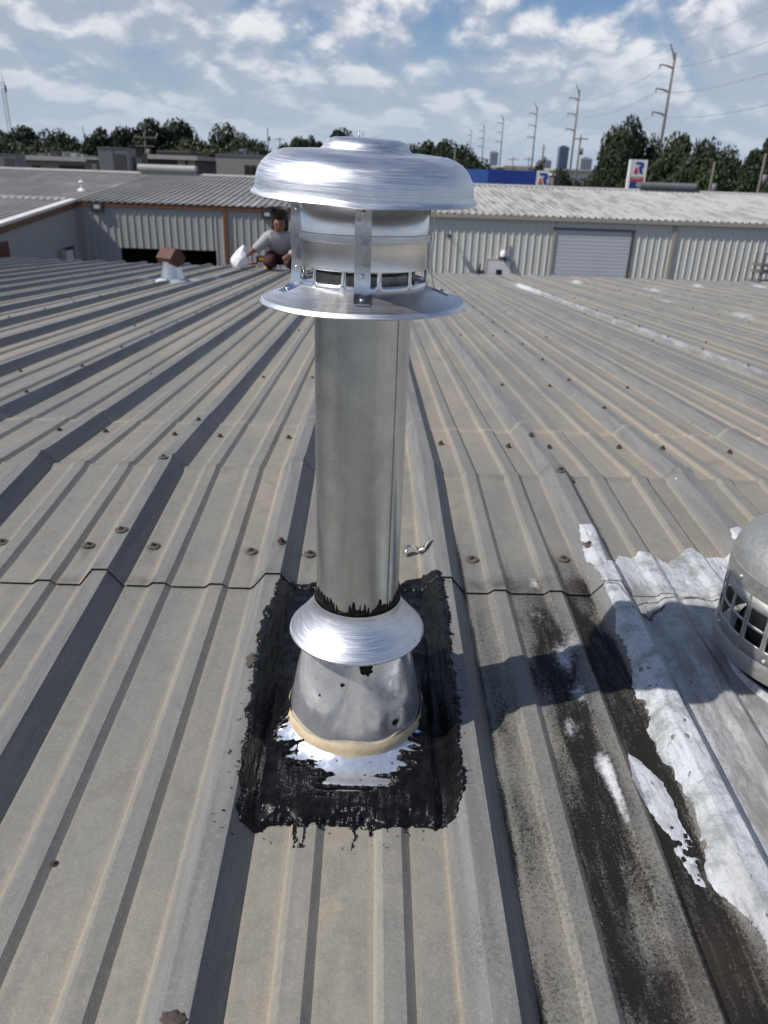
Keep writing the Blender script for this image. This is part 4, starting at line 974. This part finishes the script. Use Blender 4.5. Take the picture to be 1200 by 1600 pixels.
for i in range(20):
    x = XC-.55-i*P; MB().b2((x, YW-.02, ZEA+.005), (x+.17, YW+.35, ZEA+.10)).build('closure_block', MT['whitetrim'], wh_)
for px0, px1, py, hh, mm, lab in [(220, 306, 275, .42, 'hvacl', 'long pale ridge ventilator on the warehouse roof below the dark trees'), (996, 1081, 305, .40, 'hvac', 'long grey ridge ventilator on the warehouse roof near the price sign')]:
    a = at(px0, py, YR); b_ = at(px1, py, YR); zb = ZR+.10
    rv2 = empty('ridge_ventilator', ((a[0]+b_[0])/2, YR, zb), 0, lab, 'ventilator'); L = b_[0]-a[0]
    link('base', MB().box((0, 0, .04), (L, .5, .22)).me('base'), MT[mm], rv2, world=False); link('hood', MB().prism([(-.42, .13), (.42, .13), (.42, .26), (.25, hh), (-.25, hh), (-.42, .26)], lambda u, v, t: (t, u, v), -L/2-.05, L/2+.05).me('hood'), MT[mm], rv2, world=False)
# roof pipe
a = at(128, 297, 36.5); rp = empty('vent_pipe', (a[0], 36.5, ZEA+SW*3.5), 0, 'little white vent pipe on the grey warehouse roof', 'vent pipe')
link('stack', MB().tube([(0, 0, -.02), (0, 0, .42)], .05, 10).me('stack', True), MT['whitetrim'], rp, world=False); link('boot', MB().lathe([(.22, .0), (.18, .06), (.06, .14)], n=16).me('boot', True), MT['whitetrim'], rp, world=False)
link('cap', MB().lathe([(.13, .38), (.02, .48), (.001, .48)], n=12).me('cap', True), MT['whitetrim'], rp, world=False)
# wall lights
def walllight(px, py, w, h, lab):
    a = at(px, py, YW-.03); t = empty('wall_light', tuple(a), 0, lab, 'wall light')
    link('housing', MB().box((0, -.07, 0), (w, .14, h)).me('housing'), MT['fixture'], t, world=False); link('lens', MB().box((.0, -.146, .005), (w*.50, .012, h*.42)).me('lens'), MT['lens'], t, world=False)
walllight(153, 323, .50, .36, 'black wall light with pale lens near the inner corner of the warehouse')
walllight(418, 335, .46, .34, 'black wall light with pale lens beside the kneeling worker')
a = at(700, 367, YW-.03); t = empty('gooseneck_lamp', tuple(a), 0, 'small dark gooseneck lamp on the pale warehouse wall', 'wall light')
link('arm', MB().tube([(0, 0, .0), (0, -.2, .10), (0, -.35, .06)], .02, 8).me('arm', True), MT['fixture'], t, world=False); link('shade', MB().lathe([(.16, -.07), (.06, .04), (.02, .07)], c=(0, -.35, 0), n=16).me('shade', True), MT['fixture'], t, world=False); link('bracket', MB().box((0, -.0, 0), (.12, .05, .12)).me('bracket'), MT['fixture'], t, world=False)
a = at(786, 396, YW-.03); t = empty('service_mast', tuple(a), 0, 'white electric meter with grey conduit mast above the entry door', 'electric meter')
link('conduit', MB().tube([(.10, -.05, -.35), (.10, -.05, .55)], .035, 8).me('conduit', True), MT['hvac'], t, world=False); link('meter', MB().lathe([(.13, -.12), (.14, .05), (.06, .14), (.001, .15)], c=(0, -.12, 0), n=16).me('meter', True), MT['signwhite'], t, world=False); link('bracket', MB().box((0, -.02, -.18), (.34, .08, .1)).me('bracket'), MT['hvac'], t, world=False)
a = at(749, 424, YW-.6); t = empty('lockout_post', (a[0], YW-.35, GZ), 0, 'dark post standing at the warehouse wall left of the white entry door', 'post')
link('post', MB().tube([(0, 0, 0), (.0, 0, 2.25), (.03, 0, 2.55)], [.07, .07, .05], 8).me('post', True), MT['fixture'], t, world=False); link('box', MB().box((.16, 0, 2.05), (.2, .2, .45)).me('box'), MT['mansard'], t, world=False)
# rack at the right end
a = at(1188, 430, 31); t = empty('storage_rack', (a[0]+.5, 31.2, GZ), 0, 'grey metal storage rack standing against the warehouse wall', 'rack')
for x in (-.55, .55):
    for y in (-.35, .35): link('post', MB().box((x, y, 1.75), (.07, .07, 3.5)).me('post'), MT['hvac'], t, world=False)
for zz_ in (.5, 1.6, 2.35, 2.75, 3.02): link('shelf', MB().box((0, 0, zz_), (1.3, .8, .09)).me('shelf'), MT['hvac'], t, world=False)
link('rail', MB().tube([(-.6, -.38, 3.5), (.6, -.38, 3.5)], .03, 6).me('rail'), MT['hvac'], t, world=False)
cr = empty('crate', (a[0]+.55, 31.2, GZ+1.645), 0, 'brown timber crate on a shelf of the grey rack', 'crate')
for i in range(4): link('slat', MB().box((0, -.32, .07+.145*i), (.9, .03, .12)).me('slat'), MT['mansard'], cr, world=False)
link('crate_body', MB().box((0, 0, .29), (.86, .58, .56)).me('crate_body'), MT['mansard'], cr, world=False)

# ================================================================ ROOFTOP UNITS AND FAR BUILDINGS
def backz(Y): return ZR-.07*(Y-YR)
def unit(px0, px1, ptop, Y, zb, mat, lab, dep=1.4, grp=None, name='hvac_unit', cat='hvac unit', parts=True):
    a = at(px0, ptop, Y); b_ = at(px1, ptop, Y); w = abs(b_[0]-a[0]); zt_ = (a[2]+b_[2])/2; h = zt_-zb
    t = empty(name, ((a[0]+b_[0])/2, Y+dep/2, zb), 0, lab, cat, grp)
    link('cabinet', MB().box((0, 0, h*.53), (w, dep, h*.94)).me('cabinet'), MT[mat], t, world=False)
    if parts:
        link('curb', MB().box((0, 0, h*.03), (w*.94, dep*.94, h*.1)).me('curb'), MT['hvacd'], t, world=False)
        link('top_lid', MB().box((0, 0, h+.005), (w*1.04, dep*1.04, .05)).me('top_lid'), MT[mat], t, world=False)
        link('grille', MB().box((w*.2, -dep/2-.01, h*.55), (w*.42, .03, h*.5)).me('grille'), MT['hvac' if mat != 'hvac' else 'hvacl' if False else 'hvacd'], t, world=False)
    return t
t = unit(152, 199, 231, 50.5, backz(51.2), 'hvac', 'big slate-grey rooftop unit with flat sides behind the warehouse ridge', 1.8)
link('panel_seam', MB().box((0, -.91, .9), (.03, .02, 1.6)).me('panel_seam'), MT['hvacd'], t, world=False)
unit(-12, 23, 241, 50, backz(50.7), 'hvac', 'slate-grey rooftop unit cut by the photo edge, left of the beige offices', 1.5)
unit(134, 152, 250, 51.5, backz(52.2), 'hvacd', 'low dark rooftop unit joined beside the big slate-grey one', 1.5)
unit(200, 212, 247, 51.5, backz(52.2), 'hvac', 'small grey rooftop unit just right of the big slate-grey one', 1.2)
unit(211, 222, 240, 53, backz(53.7), 'hvacd', 'narrow black rooftop unit beside the brown mansard building', 1.2)
def fbuild(name, px0, px1, ptop, Y, dep, wallm, lab, fascia=None):
    a = at(px0, ptop, Y); b_ = at(px1, ptop, Y); zt_ = (a[2]+b_[2])/2; t = empty(name, ((a[0]+b_[0])/2, Y, GZ), 0, lab, 'building')
    MB().b2((a[0], Y, GZ), (b_[0], Y+dep, zt_)).build('wall', MT[wallm], t)
    if fascia: MB().b2((a[0]-.5, Y-.9, zt_), (b_[0]+.5, Y+dep+.3, zt_+.38)).build('roof_fascia', MT[fascia], t)
    return t, a[0], b_[0], zt_+(.38 if fascia else 0)
oA, ax, bx_, za = fbuild('office_building', 24, 150, 251, 78, 16, 'beige', 'long beige single-storey offices with a row of rooftop units', 'concrete')
for p0, p1 in ((50, 63), (92, 132)):
    a = at(p0, 258, 78); b_ = at(p1, 258, 78); w_ = MB().b2((a[0], 77.95, GZ+.5), (b_[0], 78.02, (a[2]+b_[2])/2)).build('window', MT['glass'], oA); MB().b2((a[0]-.1, 77.93, GZ+.3), (b_[0]+.1, 78.0, GZ+.5)).build('sill', MT['concrete'], w_)
for i, (p0, p1, pt, mm) in enumerate([(5, 14, 239, 'hvacd'), (16, 31, 236, 'hvacd'), (34, 45, 238, 'hvacl'), (46, 57, 235, 'hvacl'), (58, 68, 239, 'hvac'), (68, 77, 239, 'hvacl'), (78, 90, 236, 'hvacd'), (91, 99, 237, 'hvacl'), (100, 110, 237, 'hvac'), (110, 119, 239, 'hvacl'), (119, 130, 241, 'hvacl'), (138, 150, 243, 'hvac')]):
    if at(p0, pt, 82)[0] < ax+.2: continue
    unit(p0, p1, pt, 79+(i % 3)*2.0, za, mm, {'hvacd': 'black', 'hvacl': 'pale', 'hvac': 'grey'}[mm]+' box unit in the row on the beige office roof', 1.2, {'hvacd': 'black', 'hvacl': 'pale', 'hvac': 'grey'}[mm]+' units on the office roof', 'rooftop_unit', 'hvac unit', False)
oB, ax, bx_, za = fbuild('brick_building', 222, 303, 249, 80, 16, 'mansard', 'dark brick building with pale fascia between the grey units and the taupe block', 'concrete')
for i in range(6):
    x = ax+.5+(bx_-ax-1.2)*i/6; w_ = MB().b2((x, 79.94, GZ+.6), (x+(bx_-ax)/8, 80.03, GZ+4.6)).build('window', MT['glass'], oB); MB().b2((x-.05, 79.9, GZ+.45), (x+(bx_-ax)/8+.05, 80.0, GZ+.6)).build('sill', MT['concrete'], w_)
MB().b2((bx_-1.6, 79.9, GZ), (bx_-.9, 80.05, za-.4)).build('pilaster', MT['concrete'], oB); MB().b2((bx_-.6, 79.9, GZ), (bx_+.05, 80.05, za-.4)).build('pilaster', MT['concrete'], oB)
a = at(243, 237, 83); b_ = at(299, 237, 83)
ms = empty('mansard_screen', ((a[0]+b_[0])/2, 84, za), 0, 'brown shingled screen on the roof of the dark brick building', 'roof screen')
MB().prism([(a[0], za), (b_[0]+.3, za), (b_[0]-.3, a[2]+.05), (a[0]+.2, a[2]+.05)], lambda u, v, t: (u, t, v), 83, 88).build('screen_wall', MT['mansard'], ms); MB().b2((a[0]+.1, 82.9, a[2]+.05), (b_[0]-.1, 88.1, a[2]+.13)).build('coping', MT['hvac'], ms)
unit(226, 240, 243, 83.5, za, 'hvacl', 'pale low unit at the end of the brown shingled screen', 1.2)
oC, ax, bx_, za = fbuild('taupe_building', 337, 450, 243, 66, 14, 'pinkgrey', 'plain taupe block building with black door beneath low roof units')
MB().b2((ax-.03, 65.96, za-.12), (bx_+.03, 80.04, za+.05)).build('parapet_cap', MT['hvac'], oC)
for p0, p1 in ((382, 390), (393, 399)):
    a = at(p0, 258, 66); b_ = at(p1, 258, 66); d_ = MB().b2((a[0], 65.9, GZ), (b_[0], 66.05, (a[2]+b_[2])/2)).build('door', MT['glass'], oC); MB().b2((b_[0]-.12, 65.85, GZ+1.0), (b_[0]-.08, 65.9, GZ+1.2)).build('handle', MT['strap'], d_)
for p0, p1, pt, mm, lab in [(353, 362, 239, 'hvac', 'low grey unit at the left end of the taupe building roof'), (365, 377, 237, 'hvac', 'mid-sized grey unit on the taupe building roof'), (374, 382, 233, 'hvacl', 'tallest pale unit on the taupe building roof'), (388, 402, 238, 'hvac', 'wide grey unit on the taupe building roof above the black door')]:
    unit(p0, p1, pt, 68+random.random()*3, za+.05, mm, lab, 1.2)
# downtown towers
def tower(px0, px1, pt, Y, mat, lab, nrow, ncol):
    a = at(px0, pt, Y); b_ = at(px1, pt, Y); t = empty('office_tower', ((a[0]+b_[0])/2, Y, GZ), 0, lab, 'tower'); w = b_[0]-a[0]
    MB().b2((a[0], Y, GZ), (b_[0], Y+w*.8, a[2])).build('shaft', MT[mat], t)
    MB().b2((a[0]+w*.2, Y+w*.2, a[2]), (b_[0]-w*.25, Y+w*.5, a[2]+w*.12)).build('plant_room', MT[mat], t)
    for i in range(nrow):
        z = a[2]-(a[2]-GZ)*(i+.6)/(nrow+4); MB().b2((a[0]+w*.04, Y-.6, z-.9), (b_[0]-w*.04, Y-.05, z+.9)).build('window_band', MT['tower' if mat == 'tower' else 'tower3'], t)
tower(875, 890, 229, 1500, 'tower', 'dark blue distant office tower beyond the poles', 10, 1)
tower(766, 779, 237, 1500, 'tower2', 'pale square distant office tower left of the pole row', 8, 1)
tower(908, 926, 247, 1400, 'tower2', 'low pale distant block right of the dark blue tower', 5, 1)
tower(849, 862, 250, 1600, 'tower2', 'small pale distant block left of the dark blue tower', 4, 1)
# long low store buildings in the distance
fb, *_ = fbuild('store_building', 790, 830, 262, 190, 20, 'whitetrim', 'small white flat-roofed store beyond the blue canopy', 'concrete')
fb, *_ = fbuild('store_building', 868, 960, 268, 170, 20, 'whitetrim', 'long white flat-roofed store between the poles and tall tree', 'concrete')

# ================================================================ GAS STATION
YC = 88.0
a = at(640, 262.5, YC); b_ = at(858, 268.5, YC); zt_ = (at(720, 263.5, YC)[2]+b_[2])/2; zb_ = zt_-1.42
gcn = empty('fuel_canopy', ((a[0]+b_[0])/2, YC, GZ), 0, 'flat blue fuel station canopy with a white logo panel at its end', 'canopy')
xm = at(763, 270, YC)[0]; xl = at(839, 270, YC)[0]
MB().b2((a[0], YC, zb_), (xm, YC+9, zt_)).build('fascia', MT['blue2'], gcn); MB().b2((xm, YC-.02, zb_), (b_[0], YC+9.02, zt_+.02)).build('fascia', MT['blue'], gcn)
lp = MB().b2((xl, YC-.12, zb_-.02), (b_[0]+.04, YC-.03, zt_+.08)).build('logo_panel', MT['signwhite'], gcn)
for x in (a[0]+2, a[0]+7, b_[0]-6, b_[0]-1.5):
    for y in (YC+2, YC+7): MB().b2((x-.18, y-.18, GZ), (x+.18, y+.18, zb_)).build('column', MT['hvac'], gcn)
def logo(cx, cz, s, Y, par, blue='signblue', red='signorange'):
    f_ = lambda u, v, t: (cx+u*s, t, cz+v*s)
    # slanted R: bowl and leg in blue, wedge foot in red
    MB().prism([(-.34, .45), (.22, .45), (.40, .33), (.40, .08), (.26, -.04), (.42, -.45), (.12, -.45), (-.02, -.05), (-.02, .10), (.12, .12), (.12, .26), (-.30, .26)], f_, Y-.03, Y).build('logo_letter', MT[blue], par)
    MB().prism([(-.40, -.45), (-.04, -.45), (-.16, .05), (-.30, .02)], f_, Y-.035, Y).build('logo_foot', MT[red], par)
logo((xl+b_[0])/2+.05, (zt_+zb_)/2, 1.25, YC-.12, lp)
fb2 = empty('station_shop', ((a[0]+b_[0])/2, YC+16, GZ), 0, 'low grey fuel station shop under and behind the blue canopy', 'building')
MB().b2((a[0]-2, YC+16, GZ), (b_[0]+1.5, YC+26, -.9)).build('wall', MT['concrete'], fb2)
for i in range(7):
    x = a[0]+i*2.6; w_ = MB().b2((x, YC+15.92, GZ+.6), (x+1.9, YC+16.05, -2.2)).build('window', MT['glass'], fb2); MB().b2((x, YC+15.88, GZ+.4), (x+1.9, YC+16.0, GZ+.6)).build('sill', MT['concrete'], w_)
a2 = at(861, 274, 92); db = empty('sign_cabinet', (a2[0]+.8, 92.5, GZ), 0, 'dark cabinet with pale panel right of the blue canopy', 'cabinet')
MB().b2((a2[0]-.4, 92, GZ), (a2[0]+1.1, 93, a2[2])).build('cabinet', MT['hvacd'], db); MB().b2((a2[0]-.15, 91.93, a2[2]-1.4), (a2[0]+.35, 92.0, a2[2]-.2)).build('panel', MT['concrete'], db)
# price pylon
YS = 80.0; a = at(986, 249, YS); b_ = at(1013, 250, YS); zt_ = a[2]
py_ = empty('price_sign', ((a[0]+b_[0])/2, YS, GZ), 0, 'tall fuel price sign with slanted R logo above red and blue panels', 'sign')
w = b_[0]-a[0]
MB().b2((a[0], YS, GZ), (a[0]+.22, YS+.5, zt_)).build('post', MT['signwhite'], py_); MB().b2((b_[0]-.16, YS, GZ), (b_[0], YS+.5, zt_)).build('post', MT['signwhite'], py_)
MB().b2((a[0]+.22, YS+.02, zt_-1.55), (b_[0]-.16, YS+.48, zt_)).build('logo_panel', MT['signwhite'], py_)
def spn(n_, t0, t1, m_): 
    return MB().b2((a[0]+.22, YS+.04, zt_-t1), (b_[0]-.16, YS+.46, zt_-t0)).build(n_, MT[m_], py_)
rp1 = spn('red_panel', 1.56, 2.02, 'signred'); bp1 = spn('blue_panel', 2.03, 2.42, 'signblue'); dp1 = spn('price_panel', 2.43, 4.2, 'signblue')
for k_, (z0, m_) in enumerate(((1.66, 'signwhite'), (1.84, 'signorange'))): MB().b2((a[0]+.4, YS+.02, zt_-z0-.06), (b_[0]-.35, YS+.035, zt_-z0)).build('stripe', MT[m_], rp1)
for r_ in range(3):
    for c_ in range(3):
        x = a[0]+.36+c_*.40; z = zt_-2.62-r_*.52; MB().b2((x+.03*r_, YS+.015, z-.36), (x+.30+.03*r_, YS+.035, z)).build('price_block', MT['signred'], dp1)
logo((a[0]+b_[0])/2+.05, zt_-.72, 1.15, YS+.02, py_, 'signblue', 'signred')

# ================================================================ POLES AND WIRES
poles = [(1056, 82, 118), (906, 140, 176), (840, 167, 232), (787, 184, 290), (757, 197, 345), (737, 205, 400)]
tips = []
def pole(px, pt, Y, lab, r0):
    a = at(px, pt, Y); h = a[2]-GZ; t = empty('power_pole', (a[0], Y, GZ), 0, lab, 'power pole', None)
    link('shaft', MB().tube([(0, 0, 0), (0, 0, h*.5), (0, 0, h)], [r0, r0*.8, r0*.55], 10).me('shaft', True), MT['steelpole'], t, world=False)
    att = [(-.9, h+1.0)]
    link('top_bracket', MB().tube([(0, 0, h-.9), (-.45, 0, h+.1), (-.9, 0, h+1.0)], [.16, .11, .07], 6).me('top_bracket'), MT['steelpole'], t, world=False)
    for k_ in range(3):
        z = h-1.6-2.9*k_; link('arm', MB().tube([(0, 0, z-.3), (-.9, 0, z), (-2.0, 0, z+.12)], [.14, .11, .07], 6).me('arm'), MT['steelpole'], t, world=False)
        ins = MB().lathe([(.06, -.45), (.11, -.35), (.06, -.25), (.11, -.15), (.06, 0)], c=(-1.9, 0, z+.05), n=8); link('insulator', ins.me('insulator'), MT['hvac'], t, world=False)
        att.append((-1.9, z-.4))
    return [(a[0]+dx, Y, GZ+z) for dx, z in att]
labs = ['tallest steel power pole rising from the trees by the price sign', 'second steel power pole, beyond the tall tree left of the price sign', 'third steel power pole in the receding row', 'fourth steel power pole in the receding row', 'fifth steel power pole in the receding row', 'farthest small power pole at the end of the receding row']
for (px, pt, Y), lb in zip(poles, labs): tips.append(pole(px, pt, Y, lb, .27))
p1_, p2_ = np.array(tips[0]), np.array(tips[1]); nxt = p1_-(p2_-p1_)*0.95; nxt[:, 2] = p1_[:, 2]
seq = [nxt.tolist()]+tips
for k_, lb in enumerate(['topmost overhead wire of the power pole row', 'overhead wire on the upper pole arms', 'overhead wire on the middle pole arms', 'overhead wire on the lowest pole arms']):
    b = MB(); pts = []; rd = []
    for i in range(len(seq)-1):
        A, B = np.array(seq[i][k_]), np.array(seq[i+1][k_]); sag = 1.3 if k_ else .8
        for s_ in np.linspace(0, 1, 15)[:-1 if i < len(seq)-2 else None]:
            q_ = A+(B-A)*s_; q_[2] -= sag*4*s_*(1-s_); pts.append(tuple(q_)); rd.append(.020 if k_ else .012)
    tag(b.tube(pts, rd, 5).build('power_line', MT['wire']), lb, 'power line')
def woodpole(px, pt, Y, r0, lab, arms=1):
    a = at(px, pt, Y); h = a[2]-GZ; t = empty('utility_pole', (a[0], Y, GZ), 0, lab, 'utility pole')
    link('shaft', MB().tube([(0, 0, 0), (0, 0, h)], [r0, r0*.7], 8).me('shaft', True), MT['polemat'], t, world=False)
    for k_ in range(arms):
        link('crossarm', MB().box((0, -.1, h-.5-.9*k_), (2.2, .12, .14)).me('crossarm'), MT['polemat'], t, world=False)
    link('transformer', MB().tube([(.35, 0, h-2.6), (.35, 0, h-1.7)], .24, 10).me('transformer', True), MT['hvac'], t, world=False)
for px, pt, Y, r_, lb, ar in [(908, 211, 120, .17, 'dark wooden utility pole just right of the second steel pole', 1), (850, 226, 130, .2, 'stubby wooden utility pole above the small shrub', 0), (945, 235, 140, .12, 'thin utility pole left of the tall round tree', 1), (1117, 253, 70, .13, 'slim utility pole with pale insulators before the right-hand trees', 0), (1197, 240, 72, .14, 'slim leaning-looking utility pole at the edge of the right-hand trees', 0), (418, 200, 190, .17, 'lone thin pole against the sky left of the rain cap', 0), (437, 214, 200, .17, 'short pole rising beside the rain cap', 1), (711, 236, 110, .14, 'thin pole before the dark trees right of the rain cap', 0), (567, 206, 260, .17, 'thin pole rising just behind the rain cap top', 0), (802, 245, 180, .14, 'small crossarm pole beyond the blue canopy', 1), (827, 245, 175, .14, 'small crossarm pole near the white store', 1), (129, 197, 210, .12, 'thin pole among the left trees', 0), (91, 198, 200, .14, 'short pole topping the left trees', 1), (225, 207, 95, .12, 'crossarm pole in front of the big dark tree clump', 2)]:
    woodpole(px, pt, Y, r_, lb, ar)
# lattice mast
a = at(4, 127, 210); h = a[2]-GZ; t = empty('radio_mast', (a[0], 210, GZ), 0, 'pale lattice radio mast above the trees beside the offices', 'mast')
cn = [(-.55, -.32), (.55, -.32), (0, .64)]
for x, y in cn: link('leg', MB().tube([(x, y, 0), (x*.75, y*.75, h)], .07, 5).me('leg'), MT['concrete'], t, world=False)
lt = MB(); nn = 22
for i in range(nn):
    z0, z1 = h*i/nn, h*(i+1)/nn
    for j in range(3):
        c0, c1 = cn[j], cn[(j+1) % 3]; lt.tube([(c0[0]*.9, c0[1]*.9, z0), (c1[0]*.88, c1[1]*.88, z1)], .04, 4)
link('lattice', lt.me('lattice'), MT['concrete'], t, world=False); link('antenna', MB().tube([(0, 0, h-.2), (0, 0, h+1.8)], .06, 5).me('antenna'), MT['concrete'], t, world=False)
link('antenna_panel', MB().box((.6, -.3, h*.93), (.3, .3, 1.6)).me('antenna_panel'), MT['hvacd'], t, world=False)

# ================================================================ TREES
def crown_mesh(seed, n, rad=(1, 1, .8), leaf=.07, lobes=26, low=.15):
    rg = np.random.RandomState(seed); cs = []
    for i in range(lobes):
        d = rg.normal(size=3); d /= np.linalg.norm(d); d[2] = abs(d[2])*1.05-low
        rr_ = rg.uniform(.35, .82); cs.append((d*np.array(rad)*rr_, rg.uniform(.15, .36)))
    v, f = [], []; per = n//lobes
    for c, r_ in cs:
        d = rg.normal(size=(per, 3)); d /= np.linalg.norm(d, axis=1)[:, None]
        p_ = c+d*(r_*rg.uniform(.45, 1.08, per)**.6)[:, None]*np.array([1, 1, .8])
        nn_ = d+rg.normal(size=(per, 3))*.55; nn_ /= np.linalg.norm(nn_, axis=1)[:, None]
        u = np.cross(nn_, rg.normal(size=(per, 3))); u /= np.linalg.norm(u, axis=1)[:, None]; w_ = np.cross(nn_, u)
        s_ = leaf*rg.uniform(.5, 1.3, per)[:, None]
        for k_, (aa, bb) in enumerate(((-1, -.6), (.2, -1), (1, .5), (-.3, 1))): v.append(p_+u*s_*aa+w_*s_*bb)
    V = np.stack([np.concatenate(v[k_::4]) for k_ in range(4)], 1).reshape(-1, 3)
    m_ = len(V)//4; F = np.arange(m_*4).reshape(m_, 4)
    c_ = V.reshape(-1, 4, 3).mean(1); lo_ = np.percentile(c_, 1.0, 0); hi_ = np.percentile(c_, 99.0, 0); hi_[2] = c_[:, 2].max(); V = (V-(lo_+hi_)/2)/((hi_-lo_)/2)
    return mesh('crown', V, F)
CROWN = [crown_mesh(1, 26000, (1, 1, .85), .026, 40), crown_mesh(5, 26000, (1, 1, .7), .027, 44), crown_mesh(9, 24000, (.8, .8, 1.15), .026, 36, .35), crown_mesh(13, 20000, (1, 1, .9), .025, 32)]
for c in CROWN: c.materials.append(MT['leafd'])
CROWN2 = []
for c in CROWN: d_ = c.copy(); d_.materials.clear(); d_.materials.append(MT['leafm']); CROWN2.append(d_)
def trunk_mesh(seed):
    rg = np.random.RandomState(seed); b = MB(); b.tube([(0, 0, 0), (.02, .01, .25), (.0, .02, .5)], [.05, .035, .028], 8)
    for i in range(6):
        a = i*1.05+rg.uniform(-.3, .3); L = rg.uniform(.3, .5); b.tube([(0, .01, .32+.03*i), (math.cos(a)*L*.5, math.sin(a)*L*.5, .50+.03*i), (math.cos(a)*L, math.sin(a)*L, .72+.02*i)], [.022, .014, .006], 6)
    return b.me('trunk', True)
TRUNK = [trunk_mesh(s_) for s_ in (2, 8)]
for t_ in TRUNK: t_.materials.append(MT['bark'])
def tree(px, ptop, wpx, Y, lab, kind, grp, olive=False, low=None):
    a = at(px, ptop, Y); H = a[2]-GZ; Rw = wpx/2/FPX*(Y+1.6)*1.04
    t = empty('tree', (a[0], Y, GZ), random.uniform(0, 6.28), lab, 'tree', grp)
    cm_ = (CROWN2 if olive else CROWN)[kind]; hz2 = H*(.42 if low is None else low)*.97
    c = bpy.data.objects.new('crown', cm_); COL.objects.link(c); c.parent = t; c.scale = (Rw, Rw, hz2); c.location = (0, 0, H-hz2*1.0)
    k_ = bpy.data.objects.new('trunk', TRUNK[kind % 2]); COL.objects.link(k_); k_.parent = t; k_.scale = (H*.55, H*.55, H*.80)
    return t
LT = 'trees behind the left-hand offices'; RT = 'trees behind the price sign'; MTg = 'trees behind the rain cap'
for (px, pt, w, Y, kd, ol_), lb in zip([(-15, 198, 90, 130, 1, True), (35, 194, 80, 125, 0, False), (80, 203, 80, 135, 1, False), (118, 212, 70, 150, 3, True), (105, 222, 90, 118, 1, False), (40, 218, 110, 112, 1, True), (60, 226, 120, 102, 1, False), (-8, 222, 100, 100, 1, False)], ['olive tree at the foot of the radio mast', 'ragged-topped dark tree just right of the radio mast', 'dark tree behind the row of office roof units', 'smaller olive tree in the dip between tree clumps', 'low dark tree filling the dip behind the office end', 'low olive tree behind the middle of the offices', 'low dark tree close behind the office roof units', 'low dark tree behind the edge-cut slate-grey unit']):
    tree(px, pt, w, Y, lb, kd, LT, ol_, .40)
tree(170, 196, 80, 118, 'rounded dark tree rising behind the big slate-grey unit', 0, LT, False, .42)
tree(252, 182, 125, 122, 'tallest broad dark tree crown above the brick building', 0, LT, False, .46); tree(215, 205, 80, 112, 'dense lower tree filling the gap left of the tallest broad crown', 3, LT, False, .45)
tree(335, 190, 90, 125, 'dark open-topped tree between the tallest crown and the taupe block', 3, LT, False, .46); tree(300, 214, 90, 108, 'dense lower tree under the tallest broad crown', 1, LT, True, .45)
tree(378, 206, 60, 118, 'small bright-topped tree above the taupe block', 2, LT, True, .45); tree(400, 220, 60, 112, 'low tree sloping down behind the taupe block', 1, LT, False, .45); tree(352, 224, 100, 105, 'low bushy tree directly behind the taupe block', 1, LT, False, .46)
tree(465, 212, 60, 180, 'round tree at the left shoulder of the rain cap', 0, MTg, False, .45); tree(493, 210, 26, 190, 'slim tree left of the rain cap top', 2, MTg, False, .45); tree(530, 199, 66, 185, 'tree crown showing above the rain cap top', 0, MTg, False, .45)
tree(592, 215, 50, 185, 'tree tip peeping over the rain cap', 3, MTg, False, .45); tree(650, 224, 60, 160, 'dark tree behind the right side of the cap', 1, MTg, False, .45); tree(682, 216, 80, 150, 'dark broad tree right of the rain cap', 0, MTg, False, .46); tree(728, 226, 66, 140, 'low dark tree above the blue canopy end', 1, MTg, True, .48); tree(700, 232, 90, 130, 'dense dark tree right behind the cap edge', 1, MTg, False, .48)
tree(843, 250, 34, 110, 'small round shrub-like tree by the white logo panel', 1, MTg, True, .45); tree(880, 262, 40, 105, 'low shrub-like tree between canopy and steel pole', 1, MTg, False, .46); tree(780, 262, 60, 160, 'low hedge-like tree beyond the blue canopy', 1, MTg, False, .45)
tree(990, 180, 74, 98, 'tall round-headed dark tree left of the tallest power pole', 2, RT, False, .50); tree(975, 225, 70, 92, 'dense lower part of the tree group left of the price sign', 3, RT, False, .47); tree(940, 262, 60, 95, 'low bushes left of the tall round-headed tree', 1, RT, True, .46)
for px, pt, w, Y, kd, ol_, lb in [(1028, 208, 50, 100, 3, False, 'narrow tree at the foot of the tallest power pole'), (1066, 204, 80, 92, 0, True, 'bushy olive tree right of the tallest power pole'), (1110, 216, 80, 95, 1, True, 'wispy olive tree in the right-hand row'), (1150, 226, 80, 90, 3, True, 'mid-height olive tree in the right-hand row'), (1190, 228, 80, 92, 0, True, 'dense olive tree in the right-hand row'), (1215, 208, 60, 96, 0, False, 'taller dark tree cut by the right edge of the row'),
                                  (1045, 236, 90, 84, 1, True, 'low dense olive tree beside the price sign'), (1090, 240, 110, 82, 1, False, 'low dense dark tree behind the long grey ventilator'), (1140, 244, 110, 82, 1, True, 'low dense olive tree behind the slim insulator pole'), (1195, 246, 110, 80, 1, False, 'low dense dark tree at the right end of the row')]:
    tree(px, pt, w, Y, lb, kd, RT, ol_, .47)
